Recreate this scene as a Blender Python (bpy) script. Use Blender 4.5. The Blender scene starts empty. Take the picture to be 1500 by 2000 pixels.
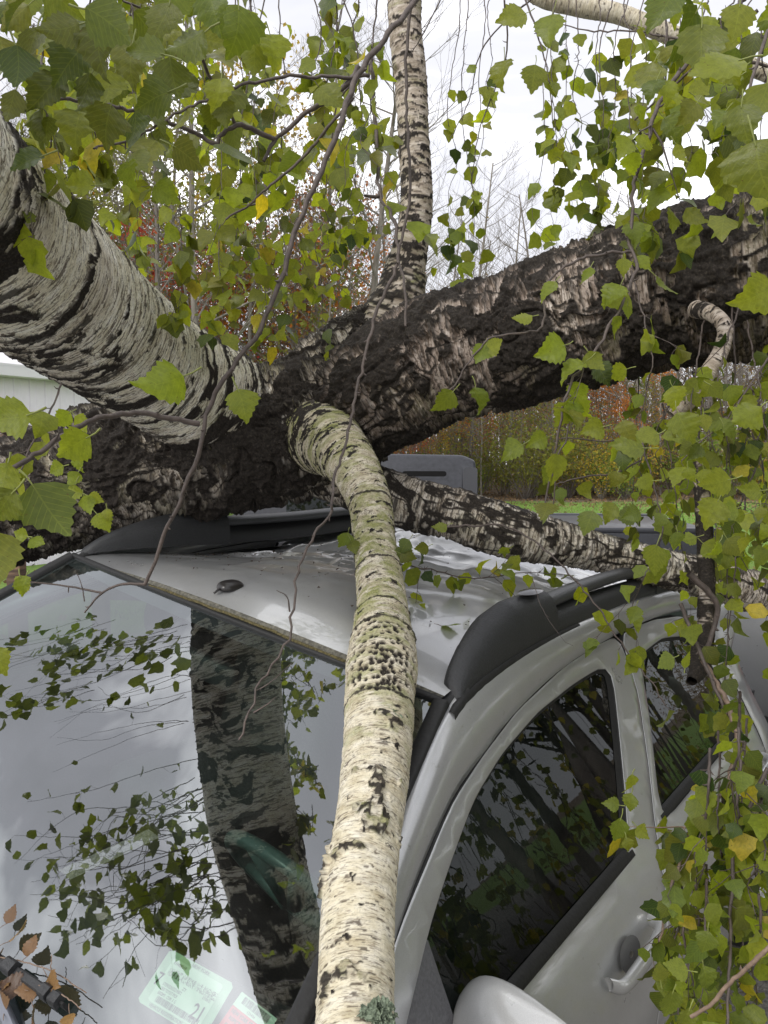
import bpy, bmesh, math, random
import numpy as np
from mathutils import Vector, Matrix
from mathutils.geometry import delaunay_2d_cdt
PI = math.pi
SC = bpy.context.scene
COL = SC.collection

# ------------------------------------------------------------------ camera
FPX = 1471.0                      # focal length in pixels of the 1500 x 2000 photograph
CAM_H = 2.0
PITCH = math.radians(3.9)
camd = bpy.data.cameras.new('camera')
camd.sensor_fit = 'VERTICAL'; camd.sensor_height = 36.0
camd.lens = 36.0 * FPX / 2000.0
camd.clip_start = 0.02; camd.clip_end = 2000.0
cam = bpy.data.objects.new('camera', camd); COL.objects.link(cam)
cam.location = (0, 0, CAM_H); cam.rotation_euler = (PI/2 - PITCH, 0, 0)
SC.camera = cam
CAMM = Matrix.Translation((0, 0, CAM_H)) @ Matrix.Rotation(PI/2 - PITCH, 4, 'X')

# ------------------------------------------------------------------ world: bright overcast
SUN_EL, SUN_ROT = math.radians(33), math.radians(222)
world = bpy.data.worlds.new('World'); SC.world = world; world.use_nodes = True
nt = world.node_tree; nt.nodes.clear()
def WN(t, **k):
    n = nt.nodes.new(t)
    for a, b in k.items(): setattr(n, a, b)
    return n
wo = WN('ShaderNodeOutputWorld'); bg = WN('ShaderNodeBackground')
sky = WN('ShaderNodeTexSky', sky_type='NISHITA', sun_disc=False)
sky.sun_elevation = SUN_EL; sky.sun_rotation = SUN_ROT
skym = WN('ShaderNodeVectorMath', operation='SCALE'); skym.inputs['Scale'].default_value = 0.1
nt.links.new(sky.outputs[0], skym.inputs[0])
tc = WN('ShaderNodeTexCoord')
mp = WN('ShaderNodeMapping'); mp.inputs['Scale'].default_value = (1.3, 1.3, 2.6)
n1 = WN('ShaderNodeTexNoise'); n1.inputs['Scale'].default_value = 1.5; n1.inputs['Detail'].default_value = 5; n1.inputs['Roughness'].default_value = .55; n1.inputs['Distortion'].default_value = .4
r1 = WN('ShaderNodeValToRGB')
r1.color_ramp.elements[0].position = .36; r1.color_ramp.elements[0].color = (.78, .785, .82, 1)
r1.color_ramp.elements[1].position = .64; r1.color_ramp.elements[1].color = (2.5, 2.49, 2.52, 1)
e = r1.color_ramp.elements.new(.50); e.color = (.92, .92, .98, 1)
mx = WN('ShaderNodeMix', data_type='RGBA'); mx.inputs['Factor'].default_value = .9
nt.links.new(tc.outputs['Generated'], mp.inputs[0]); nt.links.new(mp.outputs[0], n1.inputs['Vector'])
nt.links.new(n1.outputs['Fac'], r1.inputs['Fac'])
nt.links.new(skym.outputs[0], mx.inputs['A']); nt.links.new(r1.outputs['Color'], mx.inputs['B'])
nt.links.new(mx.outputs['Result'], bg.inputs['Color']); bg.inputs['Strength'].default_value = 1.0
nt.links.new(bg.outputs[0], wo.inputs[0])
sund = bpy.data.lights.new('sun', 'SUN'); sund.energy = 1.5; sund.angle = math.radians(14); sund.color = (1, .96, .9)
sun = bpy.data.objects.new('sun', sund); COL.objects.link(sun)
# light comes from behind the camera
sd = Vector((math.sin(SUN_ROT)*math.cos(SUN_EL), math.cos(SUN_ROT)*math.cos(SUN_EL), math.sin(SUN_EL)))
sun.rotation_euler = sd.to_track_quat('Z', 'Y').to_euler(); sun.location = sd*30
SC.view_settings.view_transform = 'Standard'; SC.view_settings.look = 'None'
SC.view_settings.gamma = 1.0; SC.view_settings.exposure = 0.22
SC.render.engine = 'CYCLES'
SC.cycles.max_bounces = 6; SC.cycles.transparent_max_bounces = 12; SC.cycles.use_denoising = True

# ------------------------------------------------------------------ frames
CT = np.array([1.27180753, -1.14144288, 2.17755386])
RT = np.array([[0.78438879, 0.61072489, 0.10839432], [-0.18028, 0.0572633, 0.98194706], [-0.5934925, 0.7897696, -0.15501817]])
_u, _s, _v = np.linalg.svd(RT); RT = _u @ _v
D = np.diag([1, 1, -1.0])
_A = np.eye(4); _A[:3, :3] = D @ RT; _A[:3, 3] = -(D @ RT @ CT)
TRUCKM = CAMM @ Matrix([list(r) for r in _A])
TRUCKN = np.array(TRUCKM)
CAMN = np.array(CAMM)
def W(px, py, d):
    """world point on the line of sight through a photo pixel, d metres ahead of the lens"""
    q = np.array([(px-750)/FPX*d, -(py-1000)/FPX*d, -d, 1.0])
    return (CAMN @ q)[:3]
def t2w(p): return (TRUCKN @ np.append(np.asarray(p, float), 1))[:3]
def w2t(p): return (np.linalg.inv(TRUCKN) @ np.append(np.asarray(p, float), 1))[:3]
def ray_t(px, py): return RT.T @ np.array([(px-750)/FPX, -(py-1000)/FPX, 1.0])
def hit_t(px, py, P, n):
    d = ray_t(px, py); n = np.array(n, float)
    return CT + d * ((n @ (np.array(P)-CT)) / (n @ d))
RAKE = math.radians(30)
WSN = np.array([0, -math.sin(RAKE), math.cos(RAKE)]); WSP = np.array([.6, 0, 1.62])

# ------------------------------------------------------------------ numpy noise
def _hash(ix, iy, iz, seed):
    h = (ix.astype(np.int64)*374761393 + iy.astype(np.int64)*668265263 + iz.astype(np.int64)*2147483647 + seed*1274126177) & 0xffffffff
    h = ((h ^ (h >> 13)) * 1274126177) & 0xffffffff
    h = ((h ^ (h >> 16)) * 2246822519) & 0xffffffff
    return ((h ^ (h >> 15)) & 0xffffff) / float(0xffffff)
def vn(p, seed=0):
    f = np.floor(p); r = p - f; i = f.astype(np.int64); u = r*r*r*(r*(r*6-15)+10)
    x, y, z = i[..., 0], i[..., 1], i[..., 2]; a, b, c = u[..., 0], u[..., 1], u[..., 2]
    o = 0
    for dx in (0, 1):
        for dy in (0, 1):
            for dz in (0, 1):
                w = (a if dx else 1-a)*(b if dy else 1-b)*(c if dz else 1-c)
                o = o + w*_hash(x+dx, y+dy, z+dz, seed)
    return o
def fbm(p, oct=4, seed=0, gain=.5):
    o = 0; a = 1; t = 0
    for k in range(oct):
        o = o + a*vn(p*(2.03**k) + 17.3*k, seed+k); t += a; a *= gain
    return o/t
def sst(x, a, b):
    t = np.clip((x-a)/(b-a), 0, 1); return t*t*(3-2*t)

# ------------------------------------------------------------------ object helpers
def tag(o, label=None, cat=None, group=None, kind=None):
    if label: o['label'] = label
    if cat: o['category'] = cat
    if group: o['group'] = group
    if kind: o['kind'] = kind
    return o
def empty(name, loc=(0, 0, 0), mat=None):
    o = bpy.data.objects.new(name, None); o.empty_display_size = .1; COL.objects.link(o)
    if mat is not None: o.matrix_world = mat
    else: o.location = loc
    return o
def link(name, me, mat=None, parent=None, world=False, smooth=True):
    o = bpy.data.objects.new(name, me); COL.objects.link(o)
    if mat is not None: me.materials.append(mat)
    if smooth and len(me.polygons): me.polygons.foreach_set('use_smooth', [True]*len(me.polygons))
    if parent is not None:
        o.parent = parent
        if world and parent.parent is None: o.matrix_parent_inverse = parent.matrix_basis.inverted()
    return o
def npmesh(name, V, F, attrs=None):
    """V (n,3), F (m,3|4) numpy"""
    me = bpy.data.meshes.new(name)
    V = np.ascontiguousarray(V, dtype=np.float32).reshape(-1, 3); F = np.ascontiguousarray(F, dtype=np.int32); k = F.shape[1]
    me.vertices.add(len(V)); me.vertices.foreach_set('co', V.ravel())
    me.loops.add(F.size); me.loops.foreach_set('vertex_index', F.ravel())
    me.polygons.add(len(F)); me.polygons.foreach_set('loop_start', np.arange(0, F.size, k, dtype=np.int32))
    for nm, (ty, arr) in (attrs or {}).items():
        a = me.attributes.new(nm, ty, 'POINT')
        key = 'vector' if ty == 'FLOAT_VECTOR' else ('color' if ty == 'FLOAT_COLOR' else 'value')
        a.data.foreach_set(key, np.ascontiguousarray(arr, dtype=np.float32).ravel())
    me.update(); me.validate(); return me
class MB:
    """collects polygons into one mesh"""
    def __init__(s): s.v = []; s.f = []
    def add(s, V, F):
        b = len(s.v); s.v += [tuple(x) for x in V]; s.f += [tuple(b+i for i in f) for f in F]
    def box(s, c, size, M=None, bev=0):
        hx, hy, hz = [a/2 for a in size]
        bm = bmesh.new(); bmesh.ops.create_cube(bm, size=1)
        for v in bm.verts: v.co = Vector((v.co.x*2*hx, v.co.y*2*hy, v.co.z*2*hz))
        if bev: bmesh.ops.bevel(bm, geom=bm.edges[:], offset=bev, segments=2, affect='EDGES', profile=.6)
        bm.verts.index_update()
        V = []
        for v in bm.verts:
            p = v.co.copy()
            if M is not None: p = M @ p
            V.append(p + Vector(c))
        s.add(V, [[v.index for v in f.verts] for f in bm.faces]); bm.free()
    def tube(s, pts, rad, n=8, cap=True):
        V, F = tube_simple(pts, rad, n); s.add(V, F.tolist())
        if cap:
            b = len(s.v)-len(V); s.f.append(tuple(b+i for i in range(n))[::-1]); s.f.append(tuple(b+len(V)-n+i for i in range(n)))
    def grid(s, P, close=False):
        P = np.asarray(P); a, b = P.shape[:2]; F = []
        for i in range(a-1):
            for j in range(b if close else b-1):
                j2 = (j+1) % b; F.append((i*b+j, i*b+j2, (i+1)*b+j2, (i+1)*b+j))
        s.add(P.reshape(-1, 3), F)
    def build(s, name, mat=None, parent=None, world=False, smooth=True, sharp=None):
        me = bpy.data.meshes.new(name); me.from_pydata(s.v, [], s.f); me.update(); me.validate()
        o = link(name, me, mat, parent, world, smooth)
        if sharp is not None: me.set_sharp_from_angle(angle=math.radians(sharp))
        return o
def cr(pts, n, tw=None):
    """Catmull-Rom through rows of any width"""
    P = np.asarray(pts, float)
    if len(P) == 2: P = np.array([P[0], (P[0]+P[1])/2, P[1]])
    d = np.linalg.norm(np.diff(P[:, :3], axis=0), axis=1); t = np.concatenate([[0], np.cumsum(d)]); T = np.linspace(0, t[-1], n) if tw is None else t[-1]*np.interp(np.linspace(0, 1, n), tw[0], tw[1])
    E = np.vstack([2*P[0]-P[1], P, 2*P[-1]-P[-2]]); te = np.concatenate([[t[0]-d[0]], t, [t[-1]+d[-1]]])
    out = np.zeros((n, P.shape[1])); k = np.clip(np.searchsorted(t, T, side='right')-1, 0, len(P)-2)
    for i in range(n):
        j = k[i]; p0, p1, p2, p3 = E[j], E[j+1], E[j+2], E[j+3]; t0, t1, t2, t3 = te[j], te[j+1], te[j+2], te[j+3]; x = T[i]
        m1 = (p2-p0)/(t2-t0)*(t2-t1); m2 = (p3-p1)/(t3-t1)*(t2-t1); u = (x-t1)/(t2-t1)
        out[i] = (2*u**3-3*u**2+1)*p1 + (u**3-2*u**2+u)*m1 + (-2*u**3+3*u**2)*p2 + (u**3-u**2)*m2
    return out
def frames(C):
    T = np.gradient(C, axis=0); T /= np.linalg.norm(T, axis=1)[:, None] + 1e-12
    ref = np.array([0, 0, 1.0]) if abs(T[0][2]) < .9 else np.array([0, 1.0, 0])
    A = np.zeros_like(C); a = ref - (ref @ T[0])*T[0]; a /= np.linalg.norm(a); A[0] = a
    for i in range(1, len(C)):
        a = a - (a @ T[i])*T[i]; a /= np.linalg.norm(a)+1e-12; A[i] = a
    return T, A, np.cross(T, A)
def quadF(ns, n):
    i, j = np.meshgrid(np.arange(ns-1), np.arange(n), indexing='ij'); j2 = (j+1) % n
    return np.stack([i*n+j, i*n+j2, (i+1)*n+j2, (i+1)*n+j], -1).reshape(-1, 4)
def tube_simple(pts, rad, n=6):
    C = np.asarray(pts, float); rad = np.broadcast_to(np.asarray(rad, float), (len(C),))
    T, A, B = frames(C); th = np.arange(n)/n*2*PI
    V = C[:, None] + rad[:, None, None]*(np.cos(th)[None, :, None]*A[:, None] + np.sin(th)[None, :, None]*B[:, None])
    return V.reshape(-1, 3), quadF(len(C), n)

# ------------------------------------------------------------------ material helpers
class NT:
    def __init__(s, name):
        s.m = bpy.data.materials.new(name); s.m.use_nodes = True; s.t = s.m.node_tree; s.t.nodes.clear()
        s.out = s.n('ShaderNodeOutputMaterial')
    def n(s, ty, **k):
        x = s.t.nodes.new(ty)
        for a, b in k.items():
            if a.startswith('i_'): x.inputs[a[2:].replace('_', ' ')].default_value = b
            else: setattr(x, a, b)
        return x
    def l(s, a, b): s.t.links.new(a, b)
    def noise(s, vec, scale, detail=4, rough=.55, dist=0, mscale=None):
        if mscale is not None:
            mp = s.n('ShaderNodeMapping'); mp.inputs['Scale'].default_value = mscale; s.l(vec, mp.inputs[0]); vec = mp.outputs[0]
        x = s.n('ShaderNodeTexNoise'); x.inputs['Scale'].default_value = scale; x.inputs['Detail'].default_value = detail
        x.inputs['Roughness'].default_value = rough; x.inputs['Distortion'].default_value = dist
        if vec is not None: s.l(vec, x.inputs['Vector'])
        return x.outputs['Fac']
    def ramp(s, fac, *els):
        r = s.n('ShaderNodeValToRGB'); cr_ = r.color_ramp
        for i, (p, c) in enumerate(els):
            e = cr_.elements[i] if i < 2 else cr_.elements.new(p)
            e.position = p; e.color = tuple(c)+(1,) if len(c) == 3 else c
        s.l(fac, r.inputs[0]); return r.outputs['Color']
    def mix(s, fac, a, b, mode='MIX'):
        x = s.n('ShaderNodeMix', data_type='RGBA', blend_type=mode)
        for k, v in (('Factor', fac), ('A', a), ('B', b)):
            if hasattr(v, 'is_linked') or hasattr(v, 'links'): s.l(v, x.inputs[k])
            elif isinstance(v, (tuple, list)): x.inputs[k].default_value = tuple(v)+(1,) if len(v) == 3 else v
            else: x.inputs[k].default_value = v
        return x.outputs['Result']
    def math(s, op, a, b=None, clamp=False):
        x = s.n('ShaderNodeMath', operation=op, use_clamp=clamp)
        for i, v in enumerate((a, b)):
            if v is None: continue
            if hasattr(v, 'links'): s.l(v, x.inputs[i])
            else: x.inputs[i].default_value = v
        return x.outputs[0]
    def bsdf(s, col=None, rough=.5, **k):
        b = s.n('ShaderNodeBsdfPrincipled')
        if hasattr(col, 'links'): s.l(col, b.inputs['Base Color'])
        elif col is not None: b.inputs['Base Color'].default_value = tuple(col)+(1,)
        if hasattr(rough, 'links'): s.l(rough, b.inputs['Roughness'])
        else: b.inputs['Roughness'].default_value = rough
        for a, v in k.items(): b.inputs[a.replace('_', ' ')].default_value = v
        return b
    def bump(s, h, b, strength=.5, dist=.005):
        x = s.n('ShaderNodeBump'); x.inputs['Strength'].default_value = strength; x.inputs['Distance'].default_value = dist
        s.l(h, x.inputs['Height']); s.l(x.outputs[0], b.inputs['Normal'])
    def fin(s, sh): s.l(sh.outputs[0] if hasattr(sh, 'outputs') else sh, s.out.inputs['Surface']); return s.m
def simple(name, col, rough=.5, nscale=None, namp=.15, bump=0, coord='Object', **k):
    t = NT(name)
    if nscale:
        tcn = t.n('ShaderNodeTexCoord'); f = t.noise(tcn.outputs[coord], nscale)
        c2 = tuple(max(0, x*(1-namp)) for x in col); c1 = tuple(min(1, x*(1+namp)) for x in col)
        c = t.ramp(f, (.3, c2), (.7, c1)); b = t.bsdf(c, rough, **k)
        if bump: t.bump(f, b, bump, .004)
    else: b = t.bsdf(col, rough, **k)
    return t.fin(b)
# ------------------------------------------------------------------ bark
def make_bark():
    t = NT('birch_bark')
    bc = t.n('ShaderNodeAttribute', attribute_name='bc').outputs['Vector']
    ma = t.n('ShaderNodeAttribute', attribute_name='m'); sep = t.n('ShaderNodeSeparateColor'); t.l(ma.outputs['Color'], sep.inputs[0])
    dark, lich, tone, slit = sep.outputs[0], sep.outputs[1], sep.outputs[2], ma.outputs['Alpha']
    bch = t.n('ShaderNodeAttribute', attribute_name='fine')
    nA = t.noise(bc, 1, 5, .6, 0, (26, 26, 60)); nB = t.noise(bc, 1, 6, .65, 0, (60, 60, 520)); nC = t.noise(bc, 1, 5, .7, 0, (240, 240, 240))
    nD = t.noise(bc, 1, 5, .6, .4, (20, 20, 190))
    cream = t.ramp(nA, (.3, (.66, .60, .45)), (.5, (.86, .82, .69)), (.68, (.93, .91, .84)))
    tan = t.ramp(nA, (.3, (.20, .155, .125)), (.5, (.41, .34, .29)), (.7, (.64, .57, .51)))
    cream = t.mix(t.math('MULTIPLY', bch.outputs['Fac'], .75), cream, t.mix(1.0, cream, (.76, .72, .61), 'MULTIPLY'))
    base = t.mix(tone, cream, tan)
    # fine torn lines running round the stem
    sl = t.ramp(nB, (.40, (1, 1, 1)), (.47, (0, 0, 0)))
    base = t.mix(t.math('MULTIPLY', sl, .55), base, (.16, .11, .07))
    sl2 = t.math('MULTIPLY', t.ramp(nD, (.425, (1, 1, 1)), (.47, (0, 0, 0))), t.math('ADD', t.math('MULTIPLY', t.math('SUBTRACT', 1.0, bch.outputs['Fac']), 1.0), .28, True))
    base = t.mix(t.math('MULTIPLY', sl2, .8), base, (.085, .06, .04))
    base = t.mix(t.math('MULTIPLY', slit, .85, True), base, (.06, .042, .03))
    lc = t.ramp(nC, (.3, (.13, .14, .045)), (.7, (.42, .42, .17)))
    lf = t.math('MULTIPLY', lich, t.ramp(nA, (.35, (.2, .2, .2)), (.6, (1, 1, 1))))
    base = t.mix(lf, base, lc)
    dk = t.ramp(nC, (.3, (.006, .005, .0045)), (.55, (.030, .024, .019)), (.78, (.105, .085, .068)))
    base = t.mix(dark, base, dk)
    b = t.bsdf(base, .78); b.inputs['Specular IOR Level'].default_value = .3
    h = t.math('ADD', t.math('MULTIPLY', nC, t.math('ADD', t.math('MULTIPLY', dark, .6), .12)), t.math('ADD', t.math('MULTIPLY', nB, .7), t.math('MULTIPLY', nD, .8)))
    t.bump(h, b, .6, .003)
    return t.fin(b)
BARK = make_bark()
HOLE = None
CURN = [None]
def project(V):
    inv = np.linalg.inv(CAMN); q = V @ inv[:3, :3].T + inv[:3, 3]
    return 750 + FPX*q[..., 0]/-q[..., 2], 1000 - FPX*q[..., 1]/-q[..., 2], -q[..., 2]
def bark_stem(name, ctrl, ns, nth, style, parent, seed=0, holes=(), rings=(), scars=(), world_pts=False, tw=None, **kw):
    C4 = cr([list(c[:3] if world_pts else W(*c[:3])) + [c[3]] for c in ctrl], ns, tw)
    C, R = C4[:, :3], C4[:, 3]; rm = float(np.mean(R))
    T, A, B = frames(C); s = np.concatenate([[0], np.cumsum(np.linalg.norm(np.diff(C, axis=0), axis=1))])
    th = np.arange(nth)/nth*2*PI; N = np.cos(th)[None, :, None]*A[:, None] + np.sin(th)[None, :, None]*B[:, None]
    q = np.stack([np.broadcast_to(np.cos(th)*rm, (ns, nth)), np.broadcast_to(np.sin(th)*rm, (ns, nth)), np.broadcast_to(s[:, None], (ns, nth))], -1) + seed*3.71
    t = np.broadcast_to((s/s[-1])[:, None], (ns, nth))
    P0 = C[:, None] + R[:, None, None]*N
    px, py, dd = project(P0); cd = (np.array([0, 0, CAM_H]) - P0); facing = (N*cd).sum(-1) > 0
    CURN[0] = N
    disp, m = style(q, t, s, th, R, px, py, seed, **kw)
    def locate(x, y):
        d = (px-x)**2 + (py-y)**2 + (~facing)*1e9; i, j = np.unravel_index(np.argmin(d), d.shape); return i, j
    def blob(i, j, r, jit=0.0, ax=1.0):
        ds = (s[min(ns-1, i+1)]-s[max(0, i-1)])/2
        ki = int(r*2.2*max(1, ax)/ds)+1; kj = int(r*2.2/(2*PI*R[i]/nth))+1
        ii = np.arange(max(0, i-ki), min(ns, i+ki+1)); jj = (np.arange(j-kj, j+kj+1)) % nth
        du = (np.arange(j-kj, j+kj+1)-j)*2*PI*R[i]/nth; dv = (s[ii]-s[i])/ax
        g = np.sqrt(du[None]**2 + dv[:, None]**2)/r
        if jit: g = g*(1 + jit*(vn(q[np.ix_(ii, jj)]*(.7/r), seed+9)-.5))
        return np.ix_(ii, jj), g
    for (x, y, r, depth) in holes:
        i, j = (int(x[0]), int(x[1])) if isinstance(x, tuple) else locate(x, y)
        ix, g = blob(i, j, r, .5)
        a = 1-sst(g, .75, 1.15); m[..., 0][ix] = np.maximum(m[..., 0][ix], a); disp[ix] += -depth*a + depth*.15*np.exp(-((g-1.35)/.25)**2)
    for (x, y, w, amp, wob) in rings:
        i, j = locate(x, y); s0 = s[i]
        off = (vn(np.stack([np.cos(th)*2.3, np.sin(th)*2.3, np.full(nth, y*.1)], -1), seed+3)-.5)*wob
        g = (s[:, None]-s0-off[None])/w; g = g + (vn(q*np.array([90, 90, 200]), seed+4)-.5)*1.1
        wgt = .35+.65*vn(np.stack([np.cos(th)*3, np.sin(th)*3, np.full(nth, y*.37)], -1), 7)[None]
        a = np.exp(-g**2*1.6)*np.clip(wgt*1.5, 0, 1); m[..., 0] = np.maximum(m[..., 0], sst(a, .35, .6)*.92); disp += amp*a*(.6+.6*vn(q*170, 5))
    for (x, y, r, ax, amp) in scars:
        i, j = locate(x, y); ix, g = blob(i, j, r, 1.9, ax); g = g + .7*(fbm(q[ix]*np.array([70, 70, 90]), 3, 15)-.5); a = 1-sst(g, .78, .92)
        m[..., 0][ix] = np.maximum(m[..., 0][ix], a*.96); disp[ix] += 1.6*amp*a*(.1+1.7*fbm(q[ix]*130, 3, 6)) + .0022*np.exp(-((g-1.0)/.16)**2); m[..., 0][ix] *= 1-.75*a*sst(fbm(q[ix]*110, 2, 16), .5, .6); m[..., 1][ix] = np.maximum(m[..., 1][ix], .9*a*sst(vn(q[ix]*90, 17), .45, .7))
    P = P0 + disp[..., None]*N
    me = npmesh(name, P.reshape(-1, 3), quadF(ns, nth), {'bc': ('FLOAT_VECTOR', q.reshape(-1, 3)), 'm': ('FLOAT_COLOR', np.clip(m, 0, 1).reshape(-1, 4)), 'fine': ('FLOAT', np.full(ns*nth, 1.0 if style is st_smooth else 0.0))})
    o = link(name, me, BARK, parent, True)
    o['_'] = 1; del o['_']
    return o, C, R

def layers(q, seed, fs=38, fc=6, k=6, warp=4):
    w = fbm(q*7, 3, seed+20)-.5
    a = fbm(q*np.array([fc, fc, fs]) + w[..., None]*warp, 3, seed+21, .45)
    l = a*k*1.8; return l-np.floor(l), w
def st_cream(q, t, s, th, R, px, py, seed, thr=None):
    N_ = CURN[0]
    lay, w = layers(q, seed, 60, 5, 9)
    lay2, _ = layers(q, seed+5, 120, 12, 8, 6)
    p1 = fbm(q*np.array([5.5, 5.5, 27])+w[..., None]*3.5, 5, seed+1)
    p2 = fbm(q*np.array([9, 9, 75])+w[..., None]*4, 5, seed+2)
    T_ = np.interp(t, [0, .10, .25, .64, .72, 1], thr or [.46, .58, .66, .69, .40, .36])  # unseen outer length darkened so the reflected stem looks shaded
    Nz = N_[..., 2]; T_ = T_ - .15*sst(-Nz, .45, .9)*(.45+.55*sst(t, .34, .48))  # underside shade painted in as darker bark, for the dark windscreen reflection
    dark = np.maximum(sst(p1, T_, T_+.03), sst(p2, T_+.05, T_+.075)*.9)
    slit = np.clip(1-sst(lay, .03, .11), 0, 1)*sst(vn(q*np.array([30, 30, 60]), seed+8), .3, .6) + .8*(1-sst(lay2, .04, .12))*sst(vn(q*np.array([40, 40, 30]), seed+7), .45, .65)
    rug = fbm(q*75, 4, seed+3)
    disp = R[:, None]*.10*(fbm(q*5, 2, seed+6)-.5) + .0016*lay + .0010*lay2 + dark*(.003 + .010*(rug-.4)) + .0006*rug
    lich = sst(fbm(q*np.array([9, 9, 12]), 4, seed+11), .52, .64)*np.interp(t, [0, .15, .35, 1], [.55, .35, .12, .1])
    tone = sst(fbm(q*np.array([6, 6, 9]), 3, seed+12), .5, .7)*.3
    m = np.stack([dark, lich, tone, np.clip(slit, 0, 1)*(1-dark)], -1)
    return disp, m
def st_rough(q, t, s, th, R, px, py, seed, thr=.47, tonev=.75, amp=1.0):
    lay, w = layers(q, seed, 45, 7, 6)
    p1 = fbm(q*np.array([9, 9, 9])+w[..., None]*4, 5, seed+1, .6)
    T_ = np.interp(t, np.linspace(0, 1, len(thr)), thr) if isinstance(thr, (list, tuple)) else thr
    pale = sst(p1, T_+.02, T_+.05)
    fur = 1-np.abs(2*fbm(q*np.array([16, 16, 5])+w[..., None]*2.5, 4, seed+2)-1)
    pale = pale*(1-sst(fur, .90, .95)); rug = fbm(q*60, 4, seed+3, .6)
    shr = fbm(q*np.array([25, 25, 220]), 3, seed+4)
    pale = pale*(1-sst(shr, .55, .62)*.9)
    dark = 1-pale
    disp = amp*(R[:, None]*.16*(fbm(q*4.5, 3, seed+6)-.5) + dark*(.012*(1-sst(fur, .75, .98)) + .022*(rug-.45)) - pale*.004 + .002*shr + .002*rug)
    slit = 1-sst(lay, .05, .16)
    tone = np.clip(tonev + .5*(vn(q*6, seed+13)-.5), 0, 1)
    lich = .35*sst(vn(q*9, seed+14), .6, .8)
    return disp, np.stack([dark, lich, tone, slit*pale], -1)
def st_smooth(q, t, s, th, R, px, py, seed, green=None, dthr=None, ton=.06, kt=1.0):
    t = np.clip(t*kt, 0, 1)
    w = fbm(q*14, 3, seed+20)-.5
    n = fbm(q*np.array([55, 55, 420])+w[..., None]*3, 2, seed+1)
    g = vn(q*np.array([70, 70, 190]), seed+2)
    slit = sst(n, .64, .70)*sst(g, .35, .6)
    lay, _ = layers(q, seed, 90, 9, 6, 5)
    gy = np.interp(t, np.linspace(0, 1, len(green)), green)
    lich = sst(fbm(q*np.array([22, 22, 60]), 4, seed+3), .62-.25*gy, .80-.25*gy)*np.clip(gy*1.3, 0, 1)
    d = np.interp(t, np.linspace(0, 1, len(dthr)), dthr)
    pn = fbm(q*np.array([30, 30, 80])+w[..., None]*5, 4, seed+4); dark = sst(pn, d, d+.03)
    l2 = (1-sst(lay, .04, .12))*np.clip(gy+.15, 0, 1)*sst(vn(q*np.array([40, 40, 60]), seed+9), .35, .6)
    lb, _ = layers(q, seed+2, 130, 11, 8, 5); l2 = np.maximum(l2, (1-sst(lb, .05, .14))*np.clip(gy*1.2, 0, 1)*sst(vn(q*np.array([50, 50, 60]), seed+19), .3, .55)*.8)
    disp = R[:, None]*.13*(fbm(q*11, 3, seed+6)-.5) + (.0026*lay + .0014*lb)*(gy+.12) + dark*.003*fbm(q*160, 2, seed+7) + .0006*fbm(q*120, 2, seed+8) - .0006*slit
    return disp, np.stack([dark, lich, np.full_like(dark, ton)+.25*gy*vn(q*20, seed+5), np.clip(slit*.95+l2, 0, 1)], -1)

# ------------------------------------------------------------------ the fallen birch
root_base = np.array([-4.6, 3.6, -.1])
birch = tag(empty('fallen_birch_tree', root_base), 'fallen white-barked birch lying across the silver pickup roof with leafy drooping branches', 'tree')
rng = random.Random(5)
hub = W(520, 860, 2.45)
# root trunk, running down behind the passenger side
bark_stem('trunk', [(-4.6, 3.6, -.25, .30), (-3.6, 3.35, .7, .24), tuple(W(-220, 1075, 2.85))+(.215,), tuple(W(0, 985, 2.62))+(.20,), tuple(W(220, 920, 2.5))+(.205,), tuple(W(430, 865, 2.42))+(.215,), tuple(W(590, 835, 2.4))+(.20,), tuple(W(730, 780, 2.38))+(.15,), tuple(W(800, 740, 2.38))+(.06,)],
          1300, 460, st_rough, birch, 11, world_pts=True, thr=[.52, .48, .46, .455, .48, .515, .53, .48, .50], tonev=.62, amp=1.35, tw=([0, .12, .9, 1], [0, .5, .97, 1]))  # dark bark thickened near the hub, partly painting the junction's shade
# left stem: leaves the hub towards the camera and over the bonnet
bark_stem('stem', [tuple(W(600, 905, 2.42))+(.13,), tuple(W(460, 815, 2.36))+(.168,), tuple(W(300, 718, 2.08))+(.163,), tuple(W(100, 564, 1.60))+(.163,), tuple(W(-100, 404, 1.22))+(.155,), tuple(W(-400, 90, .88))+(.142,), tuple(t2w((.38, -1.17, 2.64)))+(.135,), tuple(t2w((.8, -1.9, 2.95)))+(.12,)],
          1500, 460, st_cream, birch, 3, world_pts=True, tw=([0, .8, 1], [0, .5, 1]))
# right stem
hl = []
for (x0, y0, x1, y1, n) in ((1120, 470, 1360, 425, 15), (1130, 486, 1370, 440, 14), (1180, 505, 1400, 455, 11), (960, 655, 1010, 770, 7), (1240, 640, 1250, 730, 6), (1195, 600, 1300, 690, 8), (1420, 560, 1490, 640, 5), (1050, 585, 1130, 560, 5), (1440, 470, 1480, 560, 6), (1275, 560, 1330, 640, 6), (1290, 550, 1345, 630, 6)):
    for k in range(n):
        f = k/max(1, n-1); hl.append((x0+(x1-x0)*f+rng.uniform(-4, 4), y0+(y1-y0)*f+rng.uniform(-4, 4), rng.uniform(.0035, .006), .005))
bark_stem('stem', [(560, 880, 2.42, .10), (650, 830, 2.38, .145), (760, 752, 2.26, .172), (850, 705, 2.2, .172), (1000, 665, 2.1, .176), (1250, 582, 1.92, .18), (1500, 530, 1.76, .182), (1800, 465, 1.62, .18), (2300, 380, 1.5, .165)],
          860, 420, st_rough, birch, 23, hl, thr=[.49, .48, .48, .465, .475, .495, .49], tonev=1.0)
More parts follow.
